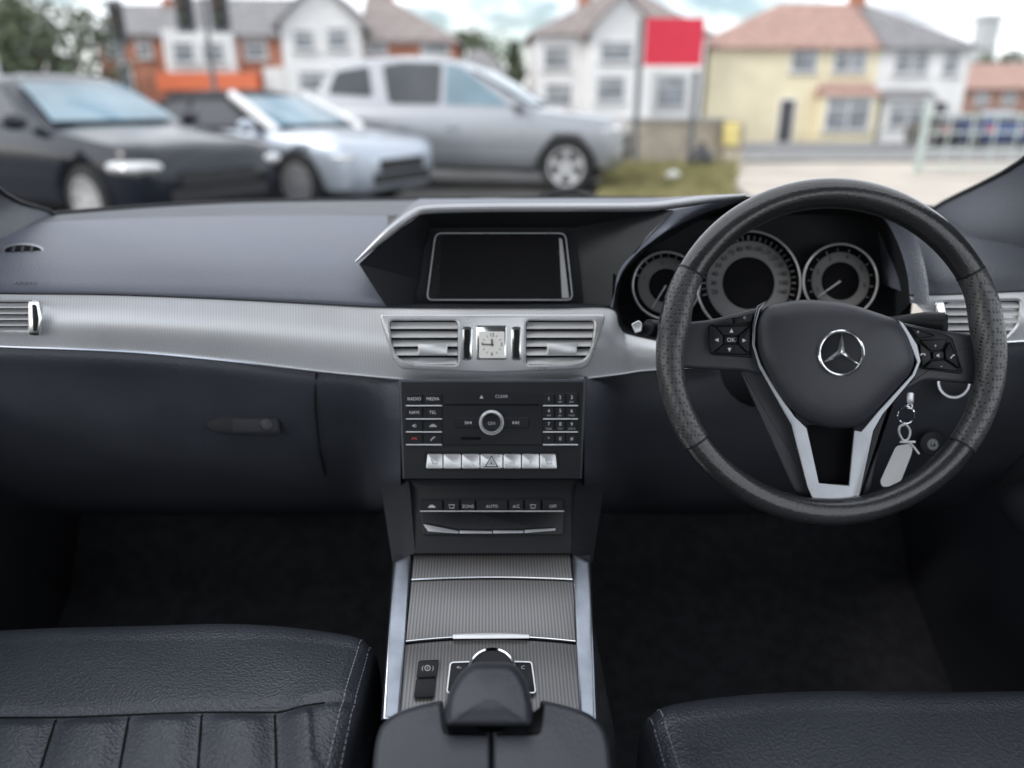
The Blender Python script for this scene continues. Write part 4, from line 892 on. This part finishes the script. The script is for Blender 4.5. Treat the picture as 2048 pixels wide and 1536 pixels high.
def bay(u0,u1,vr,vt,vb,wallm,roofm,d=.9):
    def f(h,X,Zv,b,Y):
        xa,xb=X(u0),X(u1); mb=MB(); mb.box(xa,xb,Y-d,Y-.003,b,Zv(vt)); part(mb,'bay',wallm,h)
        mb=MB(); mb.add([(xa-.2,Y-d-.2,Zv(vt)+.003),(xb+.2,Y-d-.2,Zv(vt)+.003),(xb-.1,Y-.004,Zv(vr)),(xa+.1,Y-.004,Zv(vr)),(xa-.2,Y-.004,Zv(vt)+.003),(xb+.2,Y-.004,Zv(vt)+.003)],[[0,1,2,3],[0,3,4],[1,5,2],[0,4,5,1]]); part(mb,'bay_roof',roofm,h,sharp=10)
    return f
house('cream rendered semi-detached house with red-brown roof and dark front door',45,1412,1745,88,-14,8,'cream','rtile',5.0,0,
 [(1655,95,1722,145),(1572,92,1625,145),(1640,195,1730,262,.9)],[(1562,200,1590,'doord')],[],None,.35,bay(1632,1742,165,192,270,'cream','rtile'))
house('white half of the semi-detached pair with slate roof, beside cream house',45,1745.5,1925,88,-14,8,'wwhite','slate',0,4.6,
 [(1775,100,1845,150),(1870,100,1905,150),(1770,205,1848,255,.6)],[(1868,205,1896,'doord')],[(1748,.8,-30)],None,.35,bay(1760,1860,178,200,265,'wwhite','slate',.6))
house('white rendered house with steep front gable, directly behind red sign',42,1178,1300,60,-26,9,'wwhite','btile',0,0,[(1195,80,1262,125),(1190,150,1250,205)],[],[],'front',.4)
house('long white house wing with brown hipped roof left of red sign',44,1068,1402,62,-40,8,'wwhite','btile',4.5,3,[(1085,90,1140,140),(1310,150,1372,215),(1088,165,1145,215)],[],[(1180,.8,-60)],None,.35)
house('red brick house with slate roof behind the traffic lights at left',42,212,344,64,-6,7,'brick','slate',0,0,[(228,80,262,118),(290,80,320,118)],[(250,130,270,'doord')],[(322,.9,-12)])
def shop(h,X,Zv,b,Y):
    mb=MB(); mb.box(X(332),X(526),Y-.75,Y-.003,Zv(181),Zv(147)); part(mb,'shop_fascia','orange',h)
    mb=MB(); mb.box(X(352),X(486),Y-.6,Y-.002,Zv(146),Zv(62)); part(mb,'white_bay','wwhite',h)
    mb=MB(); mb.box(X(536),X(575),Y-.3,Y-.003,b,Zv(135)); part(mb,'white_front','wwhite',h)
    mb=MB(); mb.box(X(340),X(520),Y-.1,Y-.004,b,Zv(182)); part(mb,'shop_window','pane',h)
house('brick corner shop house with white upper bay and orange shop fascia',41,330,574,66,-22,8,'brick','slate',0,0,[(368,85,412,130,.6),(425,85,470,130,.6),(500,80,545,120)],[],[],None,.3,shop)
house('narrow white front-gabled house with two upper windows, left of centre',40,574.5,728,45,-40,9,'wwhite','slate',0,0,[(597,58,641,102),(662,54,706,100),(600,140,700,185)],[],[],'front',.35)
house('red brick house with brown tiled hipped roof right of the white gable',41,728.5,912,76,-40,8,'brick','btile',0,4.2,[(738,82,780,110),(846,76,902,112)],[],[(760,.9,-60)])
house('low grey-roofed bungalow between brick house and white wing',48,905,1012,146,92,7,'brick2','slate',1.2,1.2,[(930,155,960,180)],[])
house('distant brick terrace houses at the far right edge',60,1928,2110,172,120,8,'brick2','rtile',0,0,[(1950,185,1975,210),(2005,185,2030,210)],[])
Yt=75; xt=gx(1955,Yt); mb=MB(); zt=P(1955,38,Yt).z
mb.box(xt-.75,xt+.75,Yt,Yt+1.5,-1,zt); mb.box(xt-.95,xt+.95,Yt-.2,Yt+1.7,zt+.003,zt+.4); mb.box(xt-.85,xt+.85,Yt-.1,Yt+1.6,zt-2.4,zt-2.1)
single(mb,'tower','lamp','pale slim tower rising above the roofs at far right','tower',(xt,Yt,-1))
# ------------------------------------------------------------------ traffic lights, lamp post
def tlight(u,Y,vt,label,head_dx):
    x=gx(u,Y); zt=P(1024,vt,Y).z; o=root('traffic_light',label,'traffic light',(x,Y,gz(Y)),0,'traffic lights at the junction')
    mb=MB(); mb.tube([V((x,Y,gz(Y))),V((x,Y,zt+.6))],[.09,.07],10); part(mb,'pole','post',o)
    for dx in head_dx:
        mb=MB(); mb.box(x+dx-.30,x+dx+.30,Y-.12,Y-.08,zt-.75,zt+.85); b=part(mb,'backing_board','post',o)
        mb=MB(); mb.box(x+dx-.15,x+dx+.15,Y-.32,Y-.121,zt-.55,zt+.65); part(mb,'signal_head','ctrim',b)
        for k in range(3):
            q=MB(); c=V((x+dx,Y-.33,zt+.43-.38*k)); q.ell(c,.10,.05,.10,0,12,8); part(q,'lens',('offlens','amber','leafd')[k],b)
tlight(432,27,16,'dark twin-headed traffic light in front of the corner shop',(-.6,.5))
tlight(262,33,50,'single dark traffic light in front of the brick house at left',(0,))
Yl=24; x=gx(2,Yl)
o=root('street_lamp','tall pale grey lamp post at the far left','street lamp',(x,Yl,gz(Yl)))
mb=MB(); mb.tube([V((x,Yl,gz(Yl))),V((x,Yl,2)),V((x,Yl,8))],[.16,.14,.09],12); part(mb,'pole','lamp',o)
mb=MB(); mb.tube(cr([V((x,Yl,7.9)),V((x+.1,Yl,8.3)),V((x+.8,Yl,8.5)),V((x+1.4,Yl,8.5))],4),.05,8); part(mb,'arm','lamp',o)
mb=MB(); mb.ell((x+1.7,Yl,8.48),.4,.16,.09); part(mb,'lamp_head','lamp',o)
# ------------------------------------------------------------------ trees
def tree(label,u,Y,vtop,wr,name='broadleaf_tree',nc=34,leaf=.28,conic=False,seed=1):
    rg=random.Random(seed); x=gx(u,Y); b=gz(Y); zt=P(1024,vtop,Y).z; H=zt-b
    o=root(name,label,'tree',(x,Y,b),0,'trees among the houses')
    mb=MB(); mb.tube([V((x,Y,b)),V((x+.05,Y,b+H*.3)),V((x-.05,Y,b+H*.85))],[H*.03,H*.022,H*.006],10)
    for k in range(6):
        a=rg.uniform(0,2*PI); z=b+H*rg.uniform(.3,.55); e=V((x+math.cos(a)*wr*.7,Y+math.sin(a)*wr*.7,z+H*.2)); mb.tube([V((x,Y,z)),(V((x,Y,z))+e)/2+V((0,0,.1)),e],[H*.012,H*.008,H*.003],6)
    part(mb,'trunk','bark',o)
    mb=MB()
    for c in range(nc):
        t=rg.random()
        if conic: zc=b+H*(.1+.88*t); r=wr*(1-t)*rg.uniform(.5,1)
        else:
            zc=b+H*(.3+.68*t); r=wr*math.sqrt(max(.03,1-((t-.42)/.62)**2))*rg.uniform(.35,1)
        a=rg.uniform(0,2*PI); cc=V((x+r*math.cos(a),Y+r*math.sin(a),zc)); cs_=wr*(.34 if not conic else .28)*rg.uniform(.7,1.25); mi=0 if rg.random()<.55 else 1
        for k in range(75):
            d=V((rg.gauss(0,1),rg.gauss(0,1),rg.gauss(0,.8))).normalized()*cs_*rg.uniform(.3,1); p=cc+d
            e1=V((rg.uniform(-1,1),rg.uniform(-1,1),rg.uniform(-1,1))).normalized(); e2=e1.orthogonal().normalized(); s=leaf*rg.uniform(.5,1.2)
            mb.add([p-e1*s*.5,p+e2*s*.3,p+e1*s*.5,p-e2*s*.3],[[0,1,2,3]],mi if rg.random()<.8 else 1-mi)
    part(mb,'crown',['leafd','leafl'],o,sharp=180)
tree('large green tree at the far left behind the dark car',95,34,22,3.6,seed=2,nc=46,leaf=.36)
tree('green tree at the left edge beyond the lamp post',-40,40,-10,4.2,seed=5,nc=40,leaf=.4)
tree('narrow dark conifer left of the white house wing',1030,46,84,1.2,'conifer_tree',40,.25,True,3)
tree('round green tree behind the low bungalow',948,58,66,3.4,seed=4,nc=36,leaf=.4)
tree('small green tree between bungalow and conifer',1000,54,98,1.8,seed=8,nc=26,leaf=.3)
tree('green tree behind the far right roofs',1990,72,112,3.5,seed=9,nc=30,leaf=.5)
# ================================================================== LIGHT, SKY, CAMERA
w=D.worlds.new('World'); SC.world=w; w.use_nodes=True; nt=w.node_tree; nt.nodes.clear(); L=nt.links
SUN_EL,SUN_AZ=rad(36),rad(246)
sky=nd(nt,'ShaderNodeTexSky'); sky.sky_type='NISHITA'; sky.sun_disc=False; sky.sun_elevation=SUN_EL; sky.sun_rotation=SUN_AZ
b1=nd(nt,'ShaderNodeBackground'); b1.inputs[1].default_value=.15; L.new(sky.outputs[0],b1.inputs[0])
b2=nd(nt,'ShaderNodeBackground'); b2.inputs[1].default_value=2.4
tc=nd(nt,'ShaderNodeTexCoord'); mp=nd(nt,'ShaderNodeMapping'); mp.inputs['Scale'].default_value=(1,1,2.6); L.new(tc.outputs['Generated'],mp.inputs[0])
nz=nd(nt,'ShaderNodeTexNoise'); nz.inputs['Scale'].default_value=5.5; nz.inputs['Detail'].default_value=7; nz.inputs['Roughness'].default_value=.55; L.new(mp.outputs[0],nz.inputs['Vector'])
cr1=nd(nt,'ShaderNodeValToRGB'); cr1.color_ramp.elements[0].position=.36; cr1.color_ramp.elements[1].position=.54; L.new(nz.outputs['Fac'],cr1.inputs[0])
cr2=nd(nt,'ShaderNodeValToRGB'); cr2.color_ramp.elements[0].position=.48; cr2.color_ramp.elements[0].color=(.95,.97,1,1); cr2.color_ramp.elements[1].position=.68; cr2.color_ramp.elements[1].color=(.36,.385,.42,1); L.new(nz.outputs['Fac'],cr2.inputs[0]); L.new(cr2.outputs[0],b2.inputs[0])
ms=nd(nt,'ShaderNodeMixShader'); L.new(cr1.outputs[0],ms.inputs[0]); L.new(b1.outputs[0],ms.inputs[1]); L.new(b2.outputs[0],ms.inputs[2])
ow=nd(nt,'ShaderNodeOutputWorld'); L.new(ms.outputs[0],ow.inputs[0])
sl=D.lights.new('Sun','SUN'); sl.energy=1.5; sl.angle=rad(12); sl.color=(1,.96,.90)
so=D.objects.new('Sun',sl); COL.objects.link(so)
dv=V((math.sin(SUN_AZ)*math.cos(SUN_EL),math.cos(SUN_AZ)*math.cos(SUN_EL),math.sin(SUN_EL))); so.rotation_euler=dv.to_track_quat('Z','Y').to_euler(); so.location=(0,0,20)
cm=D.cameras.new('Camera'); cm.sensor_width=36; cm.lens=F/2048*36; cm.clip_start=.02; cm.clip_end=3000
cm.dof.use_dof=True; cm.dof.focus_distance=.87; cm.dof.aperture_fstop=1.95
co=D.objects.new('Camera',cm); COL.objects.link(co); co.location=CAM; co.rotation_euler=(PI/2-PITCH,0,-YAW); SC.camera=co
SC.view_settings.view_transform='Standard'; SC.view_settings.look='None'; SC.view_settings.exposure=0
